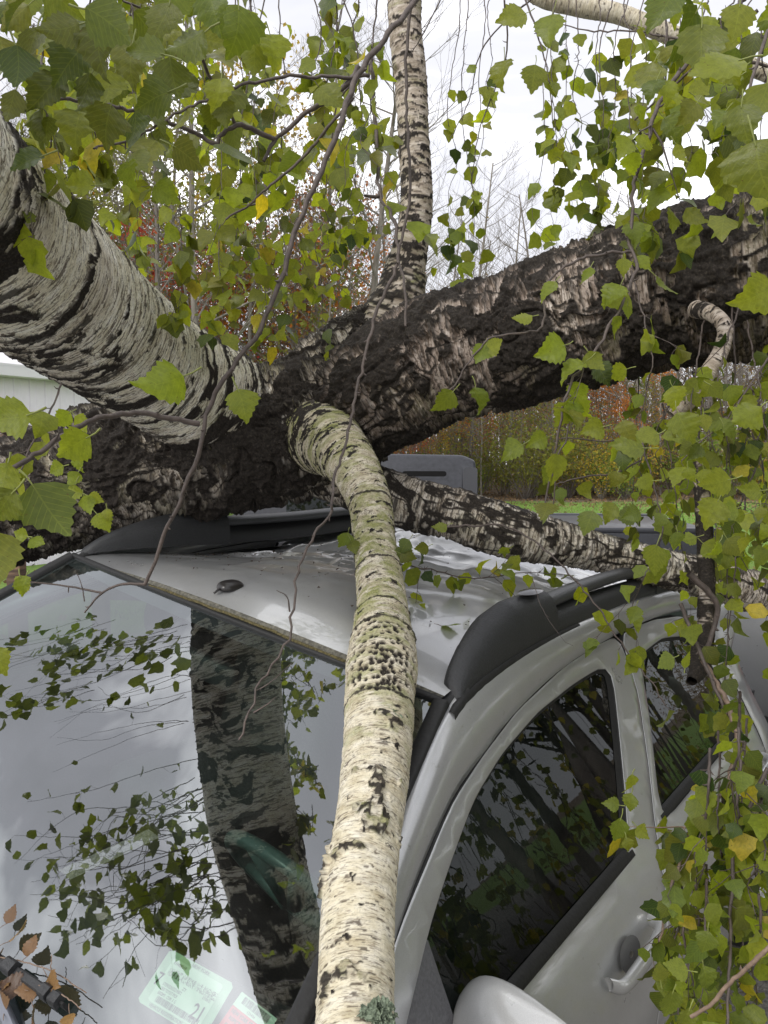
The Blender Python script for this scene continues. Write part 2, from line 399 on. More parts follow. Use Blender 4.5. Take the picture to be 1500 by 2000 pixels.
# knuckle between the right stem and the upright one
hl = [(690+(k % 4)*11+rng.uniform(-2, 2), 640+(k//4)*11, .0035, .004) for k in range(20)]
bark_stem('stem', [(520, 800, 2.42, .08), (610, 735, 2.42, .10), (700, 672, 2.38, .095), (760, 630, 2.36, .07), (786, 575, 2.35, .055)],
          300, 240, st_rough, birch, 31, hl, thr=[.47, .45, .44, .46], tonev=.55)
# upright stem
bark_stem('stem', [(755, 665, 2.38, .125), (778, 595, 2.36, .088), (790, 535, 2.36, .064), (808, 450, 2.36, .052), (814, 380, 2.36, .048), (808, 280, 2.37, .047), (803, 170, 2.38, .049), (792, 60, 2.38, .050), (788, -40, 2.38, .050), (770, -300, 2.4, .04), (760, -700, 2.5, .03), (770, -1100, 2.6, .015)],
          700, 150, st_smooth, birch, 41, scars=[(782, 150, .016, 1.3, .004), (815, 550, .03, .8, .003)], rings=[(805, 590, .02, .005, .02), (815, 262, .006, .002, .008)], green=[.3, .4, .5, .4, .4], dthr=[.42, .58, .67, .71, .71], ton=.72)
# near stem, over the windscreen towards the camera
hl = []
yy = 1212
while yy < 1345:
    xx = 676+rng.uniform(0, 8)
    while xx < 812:
        if rng.random() < .86: hl.append((xx, yy+rng.uniform(-3, 3)+4*math.sin(xx*.06), rng.uniform(.0034, .0066), .004))
        xx += rng.uniform(8, 15)
    yy += rng.uniform(9, 13)
bark_stem('stem', [(555, 850, 2.55, .15), (600, 844, 2.38, .135), (645, 866, 2.17, .094), (692, 914, 1.98, .062), (722, 985, 1.87, .05), (732, 1060, 1.77, .0475), (745, 1160, 1.62, .050), (746, 1230, 1.5, .056), (746, 1300, 1.4, .065), (742, 1360, 1.33, .060), (738, 1450, 1.25, .0555), (722, 1600, 1.12, .0485), (702, 1750, 1.01, .0468), (697, 1900, .925, .0452), (695, 2000, .87, .0442), (694, 2150, .80, .043), (690, 2500, .68, .040), (680, 3200, .52, .036), (650, 5200, .36, .028), (600, 12000, .18, .014)],
          1800, 260, st_smooth, birch, 57, hl + [(775, 1745, .006, .006), (780, 1700, .003, .003), (745, 1470, .0025, .002)],
          rings=[(720, 960, .005, .003, .012), (735, 1085, .006, .003, .014), (745, 1165, .005, .003, .010), (745, 1205, .007, .004, .008), (745, 1345, .004, .002, .01)],
          scars=[(735, 1535, .016, .8, .003), (738, 1600, .021, 1.9, .004), (738, 1560, .016, 1.2, .003), (665, 1903, .016, .38, .003), (640, 1690, .01, 1.8, .004), (690, 1650, .011, .55, .003), (660, 1665, .010, .6, .003), (750, 1395, .014, .6, .002), (705, 1905, .008, .5, .002)],
          green=[1, 1, 1, .9, .8, .55, .1, .1, .05], dthr=[.32, .48, .60, .66, .70, .74, .74, .74, .74], kt=1.2786)
# log lying on the roof behind
bark_stem('stem', [(560, 880, 2.45, .10), (620, 915, 2.42, .085), (700, 948, 2.36, .078), (770, 974, 2.3, .080), (900, 1008, 2.26, .075), (990, 1038, 2.24, .078), (1075, 1058, 2.26, .068), (1137, 1072, 2.28, .058), (1200, 1088, 2.3, .056), (1350, 1122, 2.36, .06), (1500, 1163, 2.4, .062), (1800, 1240, 2.5, .06)],
          620, 220, st_rough, birch, 67, [(x, 1030+(x-990)*.35+rng.uniform(-35, 30), .005, .004) for x in (950, 957, 962, 968, 985, 990, 996, 1001, 1007, 1010, 975, 980)], thr=[.46, .40, .34, .35, .38], tonev=.5, amp=.4)
# broken-off branch and other side limbs
bark_stem('branch', [(1360, 604, 1.68, .019), (1390, 612, 1.6, .0155), (1415, 638, 1.56, .0145), (1410, 680, 1.55, .0150), (1385, 725, 1.55, .0165), (1345, 785, 1.55, .0150), (1312, 812, 1.55, .011)],
          220, 70, st_smooth, birch, 71, green=[.1, .1], dthr=[.56, .66, .62], ton=.85)
bark_stem('branch', [(1000, -60, 2.35, .03), (1050, -12, 2.34, .029), (1130, 12, 2.33, .028), (1210, 28, 2.32, .027), (1290, 60, 2.3, .026), (1420, 110, 2.3, .024), (1600, 190, 2.3, .02)],
          260, 70, st_smooth, birch, 73, green=[.1, .2, .1], dthr=[.72, .74], ton=.2)
bark_stem('branch', [(1335, 790, 1.7, .010), (1352, 850, 1.65, .012), (1366, 930, 1.62, .0135), (1376, 1040, 1.6, .0145), (1380, 1150, 1.58, .0150), (1376, 1235, 1.56, .0165), (1366, 1300, 1.54, .019), (1350, 1330, 1.5, .008)],
          260, 60, st_rough, birch, 79, thr=.52, tonev=.9, amp=.18)
# bark lump and green-grey lichen tufts on the near stem
lich_m = simple('lichen', (.22, .27, .19), .9, 300, .5, 1.0)
def lichen(px, py, d, r, n, seed):
    r_ = np.random.default_rng(seed); mb = MB()
    c = W(px, py, d)
    for k in range(n):
        a = r_.normal(size=3); a /= np.linalg.norm(a); rr = r*r_.uniform(.15, 1)
        p = c + np.array([a[0]*rr, abs(a[1])*-.25*rr, a[2]*rr]); u = r_.normal(size=3); u /= np.linalg.norm(u); v = np.cross(u, r_.normal(size=3)); v /= np.linalg.norm(v)
        w_ = r_.uniform(.0025, .006); ring = [p + w_*(math.cos(t_)*u + math.sin(t_)*v)*(1+.35*math.sin(3*t_+k)) + .002*np.cross(u, v)*math.sin(2*t_) for t_ in np.linspace(0, 2*PI, 9)[:-1]]
        mb.add([p - .002*np.cross(u, v)]+ring, [(0, i+1, (i+1) % 8+1) for i in range(8)])
    return mb.build('lichen', lich_m, birch, True)
lichen(738, 1985, .835, .021, 260, 1); lichen(762, 1405, 1.238, .018, 110, 2)
# ------------------------------------------------------------------ the silver pickup (truck frame: x to its left side, y to its rear, z up)
truck = tag(empty('pickup_truck', mat=TRUCKM), 'silver crew cab pickup with black roof rails pinned under the fallen birch', 'pickup truck')
XC = -.045
def mx_(x): return 2*XC - x
def paint_mat(name, col, fl=.5):
    t = NT(name); tcn = t.n('ShaderNodeTexCoord'); o = tcn.outputs['Object']
    n = t.noise(o, 7, 5, .6); fl_ = t.noise(o, 1500, 1, .5); d = t.noise(o, 38, 6, .75)
    c = t.ramp(fl_, (.3, tuple(x*.86 for x in col)), (.7, tuple(min(1, x*1.12) for x in col)))
    dirt = t.ramp(n, (.45, (0, 0, 0)), (.75, (1, 1, 1))); c = t.mix(t.math('MULTIPLY', dirt, .22), c, (.30, .30, .25))
    spk = t.ramp(d, (.63, (0, 0, 0)), (.68, (1, 1, 1))); c = t.mix(t.math('MULTIPLY', spk, .35), c, (.16, .14, .10))
    b = t.bsdf(c, t.ramp(n, (.3, (.27,)*3), (.7, (.42,)*3)), Metallic=fl, Coat_Weight=.8, Coat_Roughness=.035)
    t.bump(d, b, .08, .002)
    return t.fin(b)
PAINT = paint_mat('silver_paint', (.47, .477, .482), .5)
PLAST = simple('black_plastic', (.028, .029, .031), .52, 260, .25, .35)
RUB = simple('black_rubber', (.012, .012, .012), .62, 120, .3, .2)
GREYPL = simple('grey_plastic', (.10, .10, .105), .6, 200, .2, .3)
def glass_mat(name, tint, ior, rough=.0, spots=True):
    t = NT(name); tcn = t.n('ShaderNodeTexCoord')
    tr = t.n('ShaderNodeBsdfTransparent'); tr.inputs[0].default_value = tint+(1,)
    g = t.n('ShaderNodeBsdfGlossy'); g.inputs['Roughness'].default_value = rough+.012; g.inputs[0].default_value = (.95, .98, 1, 1)
    geo = t.n('ShaderNodeNewGeometry'); dt = t.n('ShaderNodeVectorMath', operation='DOT_PRODUCT'); t.l(geo.outputs['Normal'], dt.inputs[0]); t.l(geo.outputs['Incoming'], dt.inputs[1])
    sch = t.math('POWER', t.math('SUBTRACT', 1.0, t.math('ABSOLUTE', dt.outputs['Value'])), 5.0); f0 = ((ior-1)/(ior+1))**2; fac = t.math('ADD', t.math('MULTIPLY', sch, 1-f0), f0)
    ms = t.n('ShaderNodeMixShader'); t.l(fac, ms.inputs[0]); t.l(tr.outputs[0], ms.inputs[1]); t.l(g.outputs[0], ms.inputs[2])
    # a film of dust and dried drops
    n = t.noise(tcn.outputs['Object'], 9, 6, .7); n2 = t.noise(tcn.outputs['Object'], 160, 3, .6)
    df = t.n('ShaderNodeBsdfDiffuse'); df.inputs[0].default_value = (.42, .43, .40, 1)
    fac = t.math('ADD', t.math('MULTIPLY', t.ramp(n, (.35, (0, 0, 0)), (.8, (1, 1, 1))), .03), t.math('MULTIPLY', t.ramp(n2, (.70, (0, 0, 0)), (.76, (1, 1, 1))), .16))
    m2 = t.n('ShaderNodeMixShader'); t.l(fac, m2.inputs[0]); t.l(ms.outputs[0], m2.inputs[1]); t.l(df.outputs[0], m2.inputs[2])
    return t.fin(m2)
WGLASS = glass_mat('windscreen_glass', (.60, .74, .68), 3.2)
SGLASS = glass_mat('side_glass', (.16, .20, .17), 1.44)
_zs = np.linspace(.2, 1.8, 641); _xs = np.interp(_zs, [.30, .45, .62, .98, 1.10, 1.18, 1.225, 1.62, 1.70], [.86, .93, .955, .95, .925, .880, .845, .600, .555])
_k = np.exp(-(np.arange(-24, 25)/10.)**2); _k /= _k.sum(); _xs = np.convolve(np.pad(_xs, 24, mode='edge'), _k, 'valid')
def sx(z):
    """outer surface of the left side as a function of height"""
    return float(np.interp(z, _zs, _xs))
def offset_poly(P, d):
    P = np.asarray(P); n = len(P); o = []
    area = sum(P[i][0]*P[(i+1) % n][1]-P[(i+1) % n][0]*P[i][1] for i in range(n)); sg = 1 if area > 0 else -1
    for i in range(n):
        a, b, c = P[i-1], P[i], P[(i+1) % n]; e1 = (b-a)/(np.linalg.norm(b-a)+1e-9); e2 = (c-b)/(np.linalg.norm(c-b)+1e-9)
        nn = np.array([-(e1+e2)[1], (e1+e2)[0]])*sg; L = np.linalg.norm(nn); nn = nn/(L+1e-9); k = max(.5, (nn @ (np.array([-e1[1], e1[0]])*sg)))
        o.append(b + nn*d/k)
    return np.array(o)
def pip(p, P):
    c = False; n = len(P); x, y = p
    for i in range(n):
        x1, y1 = P[i]; x2, y2 = P[(i+1) % n]
        if (y1 > y) != (y2 > y) and x < (x2-x1)*(y-y1)/(y2-y1)+x1: c = not c
    return c
def densify(P, st=.03, closed=True):
    P = [np.array(p, float) for p in P]; o = []
    for i in range(len(P) if closed else len(P)-1):
        a, b = P[i], P[(i+1) % len(P)]; k = max(1, int(np.linalg.norm(b-a)/st)); o += [a+(b-a)*j/k for j in range(k)]
    return np.array(o)
def smooth_poly(P, it=2, w=.25):
    P = np.asarray(P)
    for _ in range(it): P = P*(1-2*w)+w*(np.roll(P, 1, 0)+np.roll(P, -1, 0))
    return P
def panel(name, outer, holes, xf, mat, parent, side=1, roll=.003, thick=.014, step=.028, lift=0.0, sm=1):
    """sheet-metal panel in the (y,z) plane, bent over the body side, with rolled edges"""
    nf0 = 0
    rings = [smooth_poly(densify(outer), sm)] + [smooth_poly(densify(h), sm) for h in holes]
    pts = []; edges = []; lvl = []
    def addring(R_, lv):
        b = len(pts)
        for p in R_: pts.append(tuple(p)); lvl.append(lv)
        edges.extend([(b+i, b+(i+1) % len(R_)) for i in range(len(R_))]); return b
    for k, R_ in enumerate(rings):
        s_ = 1 if k == 0 else -1
        addring(R_, 1); addring(offset_poly(R_, s_*roll), 0); 
    ob = rings[0]; y0, z0 = ob.min(0); y1, z1 = ob.max(0)
    for y in np.arange(y0, y1, step):
        for z in np.arange(z0, z1, step):
            p = (y, z)
            if pip(p, offset_poly(ob, roll*2)) and not any(pip(p, offset_poly(h, -roll*2)) for h in rings[1:]): pts.append(p); lvl.append(0)
    r = delaunay_2d_cdt([Vector(p) for p in pts], edges, [], 0, 1e-5)
    vs = r[0]; orig = r[3]; lv = [max([lvl[i] for i in o_] or [0]) for o_ in orig]
    F = []
    for f in r[2]:
        c = sum((vs[i] for i in f), Vector((0, 0)))/len(f)
        if pip(c, ob) and not any(pip(c, h) for h in rings[1:]): F.append(list(f))
    mb = MB(); X = lambda p, l: xf(p[0], p[1]) + lift - (roll*.8 if l else 0)
    V = [(X(v, l), v[0], v[1]) for v, l in zip(vs, lv)]
    base = len(V); mb.add(V, F); nf0 = len(mb.f)
    for k, R_ in enumerate(rings):      # returned edges
        n = len(R_); A = [(X(p, 1), p[0], p[1]) for p in R_]; B = [(X(p, 1)-thick, p[0], p[1]) for p in R_]
        mb.add(A+B, [(i, (i+1) % n, n+(i+1) % n, n+i) for i in range(n)])
    if side < 0: mb.v = [(mx_(v[0]), v[1], v[2]) for v in mb.v]
    bm = bmesh.new(); 
    for v in mb.v: bm.verts.new(v)
    bm.verts.ensure_lookup_table()
    for k_, f in enumerate(mb.f):
        try: bm.faces.new([bm.verts[i] for i in f]).material_index = 1 if k_ >= nf0 else 0
        except ValueError: pass
    bmesh.ops.remove_doubles(bm, verts=bm.verts, dist=.0004); bmesh.ops.recalc_face_normals(bm, faces=bm.faces)
    me = bpy.data.meshes.new(name); bm.to_mesh(me); bm.free()
    o = link(name, me, mat, parent); me.materials.append(RUB); return o
xs = lambda y, z: sx(z)
# curve A: inner edge of the pillar, along the windscreen and then the roof ditch; curve B: outer edge at the door gap
CA = [(.775, -.60, 1.272), (.736, -.456, 1.357), (.690, -.31, 1.442), (.646, -.166, 1.527), (.612, -.03, 1.606), (.594, .08, 1.642), (.582, .28, 1.662), (.575, .55, 1.668), (.574, .95, 1.664), (.578, 1.35, 1.648), (.585, 1.60, 1.625)]
CB = [(.872, -.66, 1.215), (.815, -.475, 1.295), (.735, -.275, 1.402), (.678, -.07, 1.492), (.657, .068, 1.527), (.636, .242, 1.563), (.620, .495, 1.592), (.613, .831, 1.602), (.617, 1.15, 1.596), (.628, 1.45, 1.575), (.640, 1.62, 1.555)]
def pillar(side):
    A = cr(CA, 60); B = cr(CB, 60); G = []
    for a, b in zip(A, B):
        row = []
        out = np.array([.7, -.25 if a[1] < .2 else 0, .7]); out /= np.linalg.norm(out)
        for u in np.linspace(0, 1, 9): row.append(a+(b-a)*u + out*.020*math.sin(PI*u)**.8)
        row.insert(0, a + np.array([-.010, .0, -.022])); row.append(b + np.array([-.022, 0, -.012]))
        G.append(row)
    G = np.array(G)
    if side < 0: G[..., 0] = mx_(G[..., 0])
    mb = MB(); mb.grid(G); return mb.build('roof_pillar', PAINT, truck)
for s_ in (1, -1): pillar(s_)
# roof skin, stove in on the right where the trunk lies
def roof_z(x, y):
    u = (x-XC)/.62; z = 1.645 + .050*(1-u*u) + .022*math.sin(PI*min(1, max(0, (y+.03)/1.6))) - .03*max(0, 1-(y+.05)/.16)**2
    g = math.exp(-(((x+.62)/.42)**2 + ((y-.75)/.55)**2)); z -= .10*g
    for (cx, cy, a, w, ang, amp) in ((-.18, .62, .55, .035, .35, .022), (-.10, .78, .5, .04, .15, -.026), (-.05, .95, .55, .045, .5, .024), (-.32, .70, .35, .03, 1.1, -.018), (.1, 1.1, .45, .05, -.2, .018), (-.25, .95, .3, .03, .9, .016), (-.05, .55, .28, .022, .25, -.010)):
        dx, dy = x-cx, y-cy; p = dx*math.cos(ang)+dy*math.sin(ang); q = -dx*math.sin(ang)+dy*math.cos(ang)
        z += 1.5*amp*math.exp(-(q/(w*.75))**2-(p/(a*.5))**2)
    return z
def front_y(x): u = (x-XC)/.64; return -.055*(1-u*u)+.012
G = []
for i in range(130):
    row = []
    for j in range(110):
        x = mx_(.588) + (.588-mx_(.588))*j/109; f = i/129; y = front_y(x)+.006 + (1.60-front_y(x))*f; row.append((x, y, roof_z(x, y)))
    G.append(row)
G = np.array(G); nz = fbm(np.stack([G[..., 0]*9, G[..., 1]*9, 0*G[..., 0]], -1), 3, 77)-.5
wgt = np.exp(-(((G[..., 0]+.2)/.45)**2+((G[..., 1]-.85)/.42)**2)); G[..., 2] += nz*.030*wgt; cz_ = 1-np.abs(2*fbm(np.stack([G[..., 0]*5+G[..., 1]*2, G[..., 1]*11-G[..., 0]*3, 0*G[..., 0]], -1), 2, 91)-1); G[..., 2] += wgt*.028*(sst(cz_, .7, 1)-.3)
mb = MB(); mb.grid(G)
fr = G[0].copy(); fr2 = fr + np.array([0, -.008, -.014])
mb.build('roof', PAINT, truck)
mb = MB(); mb.grid(np.array([fr+np.array([0, -.001, .001]), (fr+fr2)/2+np.array([0, -.004, .002]), fr2])); mb.build('roof_edge', simple('dirty_edge', (.10, .095, .075), .8, 120, .6, .8), truck)
# windscreen
def ws_pt(u, v, lift=0.0):
    """u -1..1 right to left of the truck, v 0 top .. 1 bottom"""
    xt, xb = .590, .745; xh = xt+(xb-xt)*v; x = XC + (xh-XC)*u
    yt = front_y(x)-.004; yb = -.475-.18*(1-u*u)-.10
    y = yt+(yb-yt)*v
    zt = 1.62+.040*(1-u*u); zside = 1.62 + (y-.0)*math.tan(RAKE); z = zside + .052*(1-u*u)*(1-v) - .012*(1-u*u)*v + .012*math.sin(PI*v)*(1-u*u)
    return np.array([x, y, z]) + WSN*lift
nu, nv = 61, 41
mb = MB(); mb.grid([[ws_pt(-1+2*j/(nu-1), i/(nv-1)) for j in range(nu)] for i in range(nv)]); wind = mb.build('windscreen', WGLASS, truck)
# black rubber mouldings round the glass
def edge_strip(name, uvs, w, h, mat, lift=.004, parent=truck):
    P = np.array([ws_pt(u, v, lift) for u, v in uvs]); C = cr(P, 60); T, A, B = frames(C); mb = MB(); G = []
    for i in range(60):
        t_ = T[i]; side_ = np.cross(t_, WSN); side_ /= np.linalg.norm(side_)
        G.append([C[i]+side_*w*a+WSN*h*b for a, b in ((-1, -1), (-1, .6), (-.6, 1), (.6, 1), (1, .6), (1, -1))])
    mb.grid(G); return mb.build(name, mat, parent)
edge_strip('seal', [(u, -.004) for u in np.linspace(-1, 1, 15)], .006, .005, RUB)
edge_strip('seal', [(1.0, v) for v in np.linspace(0, 1, 9)], .015, .008, RUB)
edge_strip('seal', [(-1.0, v) for v in np.linspace(0, 1, 9)], .015, .008, RUB)
# dirt line of moss and pollen in the joint of roof and glass
mossm = simple('joint_dirt', (.09, .075, .03), .95, 200, .6, 1)
mb = MB(); _p = fr2[2:-2:4]+np.array([0, -.001, .004]); mb.tube(_p+(np.random.default_rng(2).normal(size=_p.shape))*.0008, .0035, 6); mb.build('dirt_line', mossm, truck)
# printed black border on the inside of the glass (a band along the foot)
fritm = simple('black_border', (.045, .04, .05), .35)
mb = MB(); mb.grid([[ws_pt(-1+2*j/(nu-1), v, -.004) for j in range(nu)] for v in (.90, .93, .96, 1.0)]); mb.build('glass_border', fritm, truck)
mb = MB()
for rr_ in range(3):
    for j in range(330):
        u = -1+2*(j+.5*(rr_ % 2))/330; v = .895-rr_*.008; r_ = .0019-.0004*rr_; c = ws_pt(u, v, -.0039); a = ws_pt(u+.01, v, -.0039)-c; a /= np.linalg.norm(a); b = np.cross(WSN, a)
        mb.add([c+r_*(math.cos(t_)*a+math.sin(t_)*b) for t_ in np.linspace(0, 2*PI, 7)[:-1]], [tuple(range(6))])
mb.build('border_dots', fritm, truck)
mb = MB(); mb.grid([[ws_pt(-1+2*j/(nu-1), v, -.004) for j in range(nu)] for v in (0, .02, .045)]); mb.build('glass_border', fritm, truck)

# cowl, wiper, bonnet, wings
mb = MB(); G = []
for i, v in enumerate((0, .3, .6, 1)):
    row = []
    for j in range(31):
        u = -1+2*j/30; p = ws_pt(u, 1.0); row.append(p + np.array([0, -.26*v+.005, -.030-.08*v-.012*math.sin(PI*v)]))
    G.append(row)
mb.grid(G); mb.build('cowl', GREYPL, truck)
def hood_z(x, y): u = (x-XC)/.86; f = (-.70-y)/1.2; return 1.165 - .085*f - .20*max(0, f-.75)**2*4 - .045*u*u - .012*math.exp(-((abs(u)-.62)/.05)**2)
G = []
for i in range(40):
    row = []
    for j in range(61):
        u = -1+2*j/60; x = XC+u*.86; yf = -.70-.16*(1-u*u); y = yf + (-1.86-yf)*i/39; row.append((x, y, hood_z(x, y)))
    G.append(row)
G = np.array(G); lip = G[0]+np.array([0, .012, -.025]); mb = MB(); mb.grid(np.concatenate([[lip], G])); mb.build('bonnet', PAINT, truck)
def body_z_top(y): return float(np.interp(y, [-1.95, -1.8, -.7, -.5, 1.7, 3.4], [.92, 1.03, 1.13, 1.20, 1.22, 1.20]))
# wiper blade and arm
def wsp(px, py, lift=0): return hit_t(px, py, WSP, WSN) + WSN*lift
blade = tag(empty('blade'), None); COL.objects.unlink(blade); bpy.data.objects.remove(blade)
b0, b1 = wsp(-260, 1700, .02), wsp(118, 1962, .02); dirb = (b1-b0)/np.linalg.norm(b1-b0); sb = np.cross(WSN, dirb)
def bar(name, a, b, w, h, mat, parent, taper=1.0, n=12, curve=0.0):
    a, b = np.array(a), np.array(b); d = (b-a)/np.linalg.norm(b-a); s_ = np.cross(WSN, d); s_ /= np.linalg.norm(s_); mb = MB(); G = []
    for i in range(n+1):
        f = i/n; c = a+(b-a)*f + WSN*curve*math.sin(PI*f); k = 1+(taper-1)*f
        G.append([c+s_*w*k*x+WSN*h*z for x, z in ((-1, -.8), (-.9, .6), (-.6, 1), (.6, 1), (.9, .6), (1, -.8))])
    mb.grid(G, True); n_ = len(mb.v); mb.f += [tuple(range(6)), tuple(range(n_-6, n_))[::-1]]
    return mb.build(name, mat, parent, sharp=40)
wip = bar('wiper', b0, b1, .0075, .006, PLAST, truck)
bar('blade_rubber', b0-WSN*.010, b1-WSN*.010+dirb*.02, .0028, .011, RUB, wip)
bar('end_cap', b1-dirb*.004, b1+dirb*.012, .010, .009, PLAST, wip)
bar('claw', b0+(b1-b0)*.80+WSN*.006, b0+(b1-b0)*.84+WSN*.006, .011, .009, PLAST, wip)
bar('claw', b0+(b1-b0)*.955+WSN*.002, b0+(b1-b0)*.985+WSN*.002, .010, .010, PLAST, wip)
# the wiper arm runs from its pivot on the cowl and clips the blade
bar('wiper_arm', wsp(60, 2110, -.005), wsp(-20, 1875, .035), .011, .007, PAINT if False else simple('wiper_arm_paint', (.16, .17, .20), .35, Metallic=.3), wip, .6)

# doors
front_door_o = [(-.50, 1.275), (-.265, 1.402), (-.062, 1.490), (.068, 1.524), (.242, 1.560), (.495, 1.589), (.70, 1.598), (.825, 1.597), (.862, 1.588), (.852, 1.54), (.838, 1.466), (.728, 1.319), (.612, 1.194), (.551, 1.116), (.50, 1.02), (.468, .92), (.462, .55), (.44, .46), (-.52, .46), (-.56, .55), (-.58, 1.0), (-.56, 1.22)]
front_win = [(-.41, 1.245), (-.207, 1.377), (-.114, 1.424), (0, 1.476), (.133, 1.511), (.314, 1.539), (.512, 1.551), (.66, 1.553), (.712, 1.549), (.732, 1.528), (.690, 1.47), (.633, 1.401), (.560, 1.315), (.492, 1.245), (.462, 1.226), (.40, 1.222), (0, 1.222), (-.40, 1.222)]
rear_door_o = [(.868, 1.588), (.93, 1.598), (1.15, 1.590), (1.38, 1.566), (1.53, 1.52), (1.60, 1.42), (1.63, 1.25), (1.64, 1.05), (1.62, .80), (1.50, .62), (1.36, .46), (.446, .46), (.467, .55), (.473, .92), (.505, 1.02), (.556, 1.115), (.617, 1.193), (.733, 1.318), (.843, 1.465), (.857, 1.54)]
rear_win = [(.955, 1.532), (1.15, 1.540), (1.34, 1.515), (1.45, 1.46), (1.50, 1.36), (1.51, 1.26), (1.50, 1.215), (.76, 1.215), (.700, 1.228), (.735, 1.275), (.80, 1.345), (.868, 1.425), (.92, 1.50)]
def door(outer, win, side, sail=False):
    cx = lambda y, z: sx(z) + .012*math.sin(PI*min(1, max(0, (z-.46)/.7))) - .010*math.exp(-((z-1.02)/.03)**2)*.4
    d = panel('door', outer, [win], cx, PAINT, truck, side)
    w2 = offset_poly(smooth_poly(densify(win), 1), -.012)
    # glass, set back
    pts = smooth_poly(densify(win), 1); r = delaunay_2d_cdt([Vector(p) for p in list(w2)], [(i, (i+1) % len(w2)) for i in range(len(w2))], [], 1, 1e-5)
    # window trim: flat rubber inside the opening
    inn = offset_poly(pts, .013); n = len(pts); mb = MB()
    A = [(sx(p[1])-.006, p[0], p[1]) for p in pts]; B = [(sx(p[1])-.014, p[0], p[1]) for p in inn]; mb.add(A+B, [(i, (i+1) % n, n+(i+1) % n, n+i) for i in range(n)])
    if side < 0: mb.v = [(mx_(v[0]), v[1], v[2]) for v in mb.v]
    mb.build('window_seal', RUB, d)
    g = MB(); V = [(sx(v[1])-.015, v[0], v[1]) for v in r[0]]
    if side < 0: V = [(mx_(v[0]), v[1], v[2]) for v in V]
    g.add(V, [list(f) for f in r[2] if pip(sum((r[0][i] for i in f), Vector((0, 0)))/len(f), w2)])
    g.build('window', SGLASS, d, smooth=False)
    # belt moulding
    ys = sorted(p[0] for p in win if p[1] < 1.25); y0, y1 = ys[0]-.01, ys[-1]-.0; P = []
    mb = MB(); G = []
    for i in range(41):
        y = y0+(y1-y0)*i/40; zb = 1.222 if not sail is None else 1.215
        G.append([(sx(z)+o_, y, z) for z, o_ in ((1.236, -.010), (1.235, -.003), (1.232, .001), (1.228, .002), (1.222, .003), (1.219, -.002))])
    mb.grid(G)
    if side < 0: mb.v = [(mx_(v[0]), v[1], v[2]) for v in mb.v]
    mb.build('window_sill_strip', RUB, d)
    if sail:
        mb = MB(); tri = [(-.43, 1.240), (-.345, 1.30), (-.235, 1.372), (-.225, 1.36), (-.222, 1.25), (-.222, 1.232)]
        mb.add([(sx(z)-.004, y, z) for y, z in tri]+[(sx(z)-.022, y, z) for y, z in tri], [tuple(range(6))]+[(i, (i+1) % 6, 6+(i+1) % 6, 6+i) for i in range(6)])
        if side < 0: mb.v = [(mx_(v[0]), v[1], v[2]) for v in mb.v]
        mb.build('mirror_sail', GREYPL, d, smooth=False)
    return d
def handle(d, yc, side):
    z = 1.125; X = lambda x: x if side > 0 else mx_(x)
    # recess
    mb = MB(); R_ = []
    x0 = sx(z)+.012
    for k, (s_, o_) in enumerate(((1.0, .0008), (.9, .0012), (.6, .0016), (.2, .002))):
        R_.append([(X(x0+o_-.0008+(sx(z+.028*s_*math.sin(t_))-sx(z))), yc-.01+.050*s_*math.cos(t_), z+.024*s_*math.sin(t_)) for t_ in np.linspace(0, 2*PI, 25)[:-1]])
    mb.grid(R_, True); mb.build('handle_recess', simple('handle_recess', (.10, .10, .10), .45), d)
    C = cr([(X(x0-.004), yc-.118, z-.004), (X(x0+.018), yc-.108, z-.003), (X(x0+.026), yc-.06, z+.001), (X(x0+.028), yc+.01, z+.003), (X(x0+.026), yc+.07, z+.004), (X(x0+.018), yc+.112, z+.004), (X(x0-.004), yc+.122, z+.003)], 30)
    T, A, B = frames(C); G = []
    for i in range(30):
        f = i/29; w = .014+.005*math.sin(PI*f); h = .010+.003*math.sin(PI*f)
        G.append([C[i]+np.array([math.cos(t_)*h*1.0, 0, math.sin(t_)*w]) for t_ in np.linspace(0, 2*PI, 15)[:-1]])
    mb = MB(); mb.grid(G, True); mb.build('handle', PAINT, d)
for s_ in (1, -1):
    d = door(front_door_o, front_win, s_, True); handle(d, .315, s_)
    d = door(rear_door_o, rear_win, s_, None); handle(d, 1.44, s_)
# black inner frame behind the panel gaps so no daylight shows through
inner = [(-.58, 1.20), (-.30, 1.37), (-.05, 1.475), (.25, 1.545), (.5, 1.575), (1.1, 1.580), (1.45, 1.55), (1.62, 1.40), (1.68, 1.2), (1.66, .42), (-.62, .42), (-.62, 1.05)]
h1 = offset_poly(densify(front_win), -.03); h2 = offset_poly(densify(rear_win), -.03)
for s_ in (1, -1): panel('door_frame', inner, [h1, h2], lambda y, z: sx(z)-.040, RUB, truck, s_, step=.1, thick=.01)
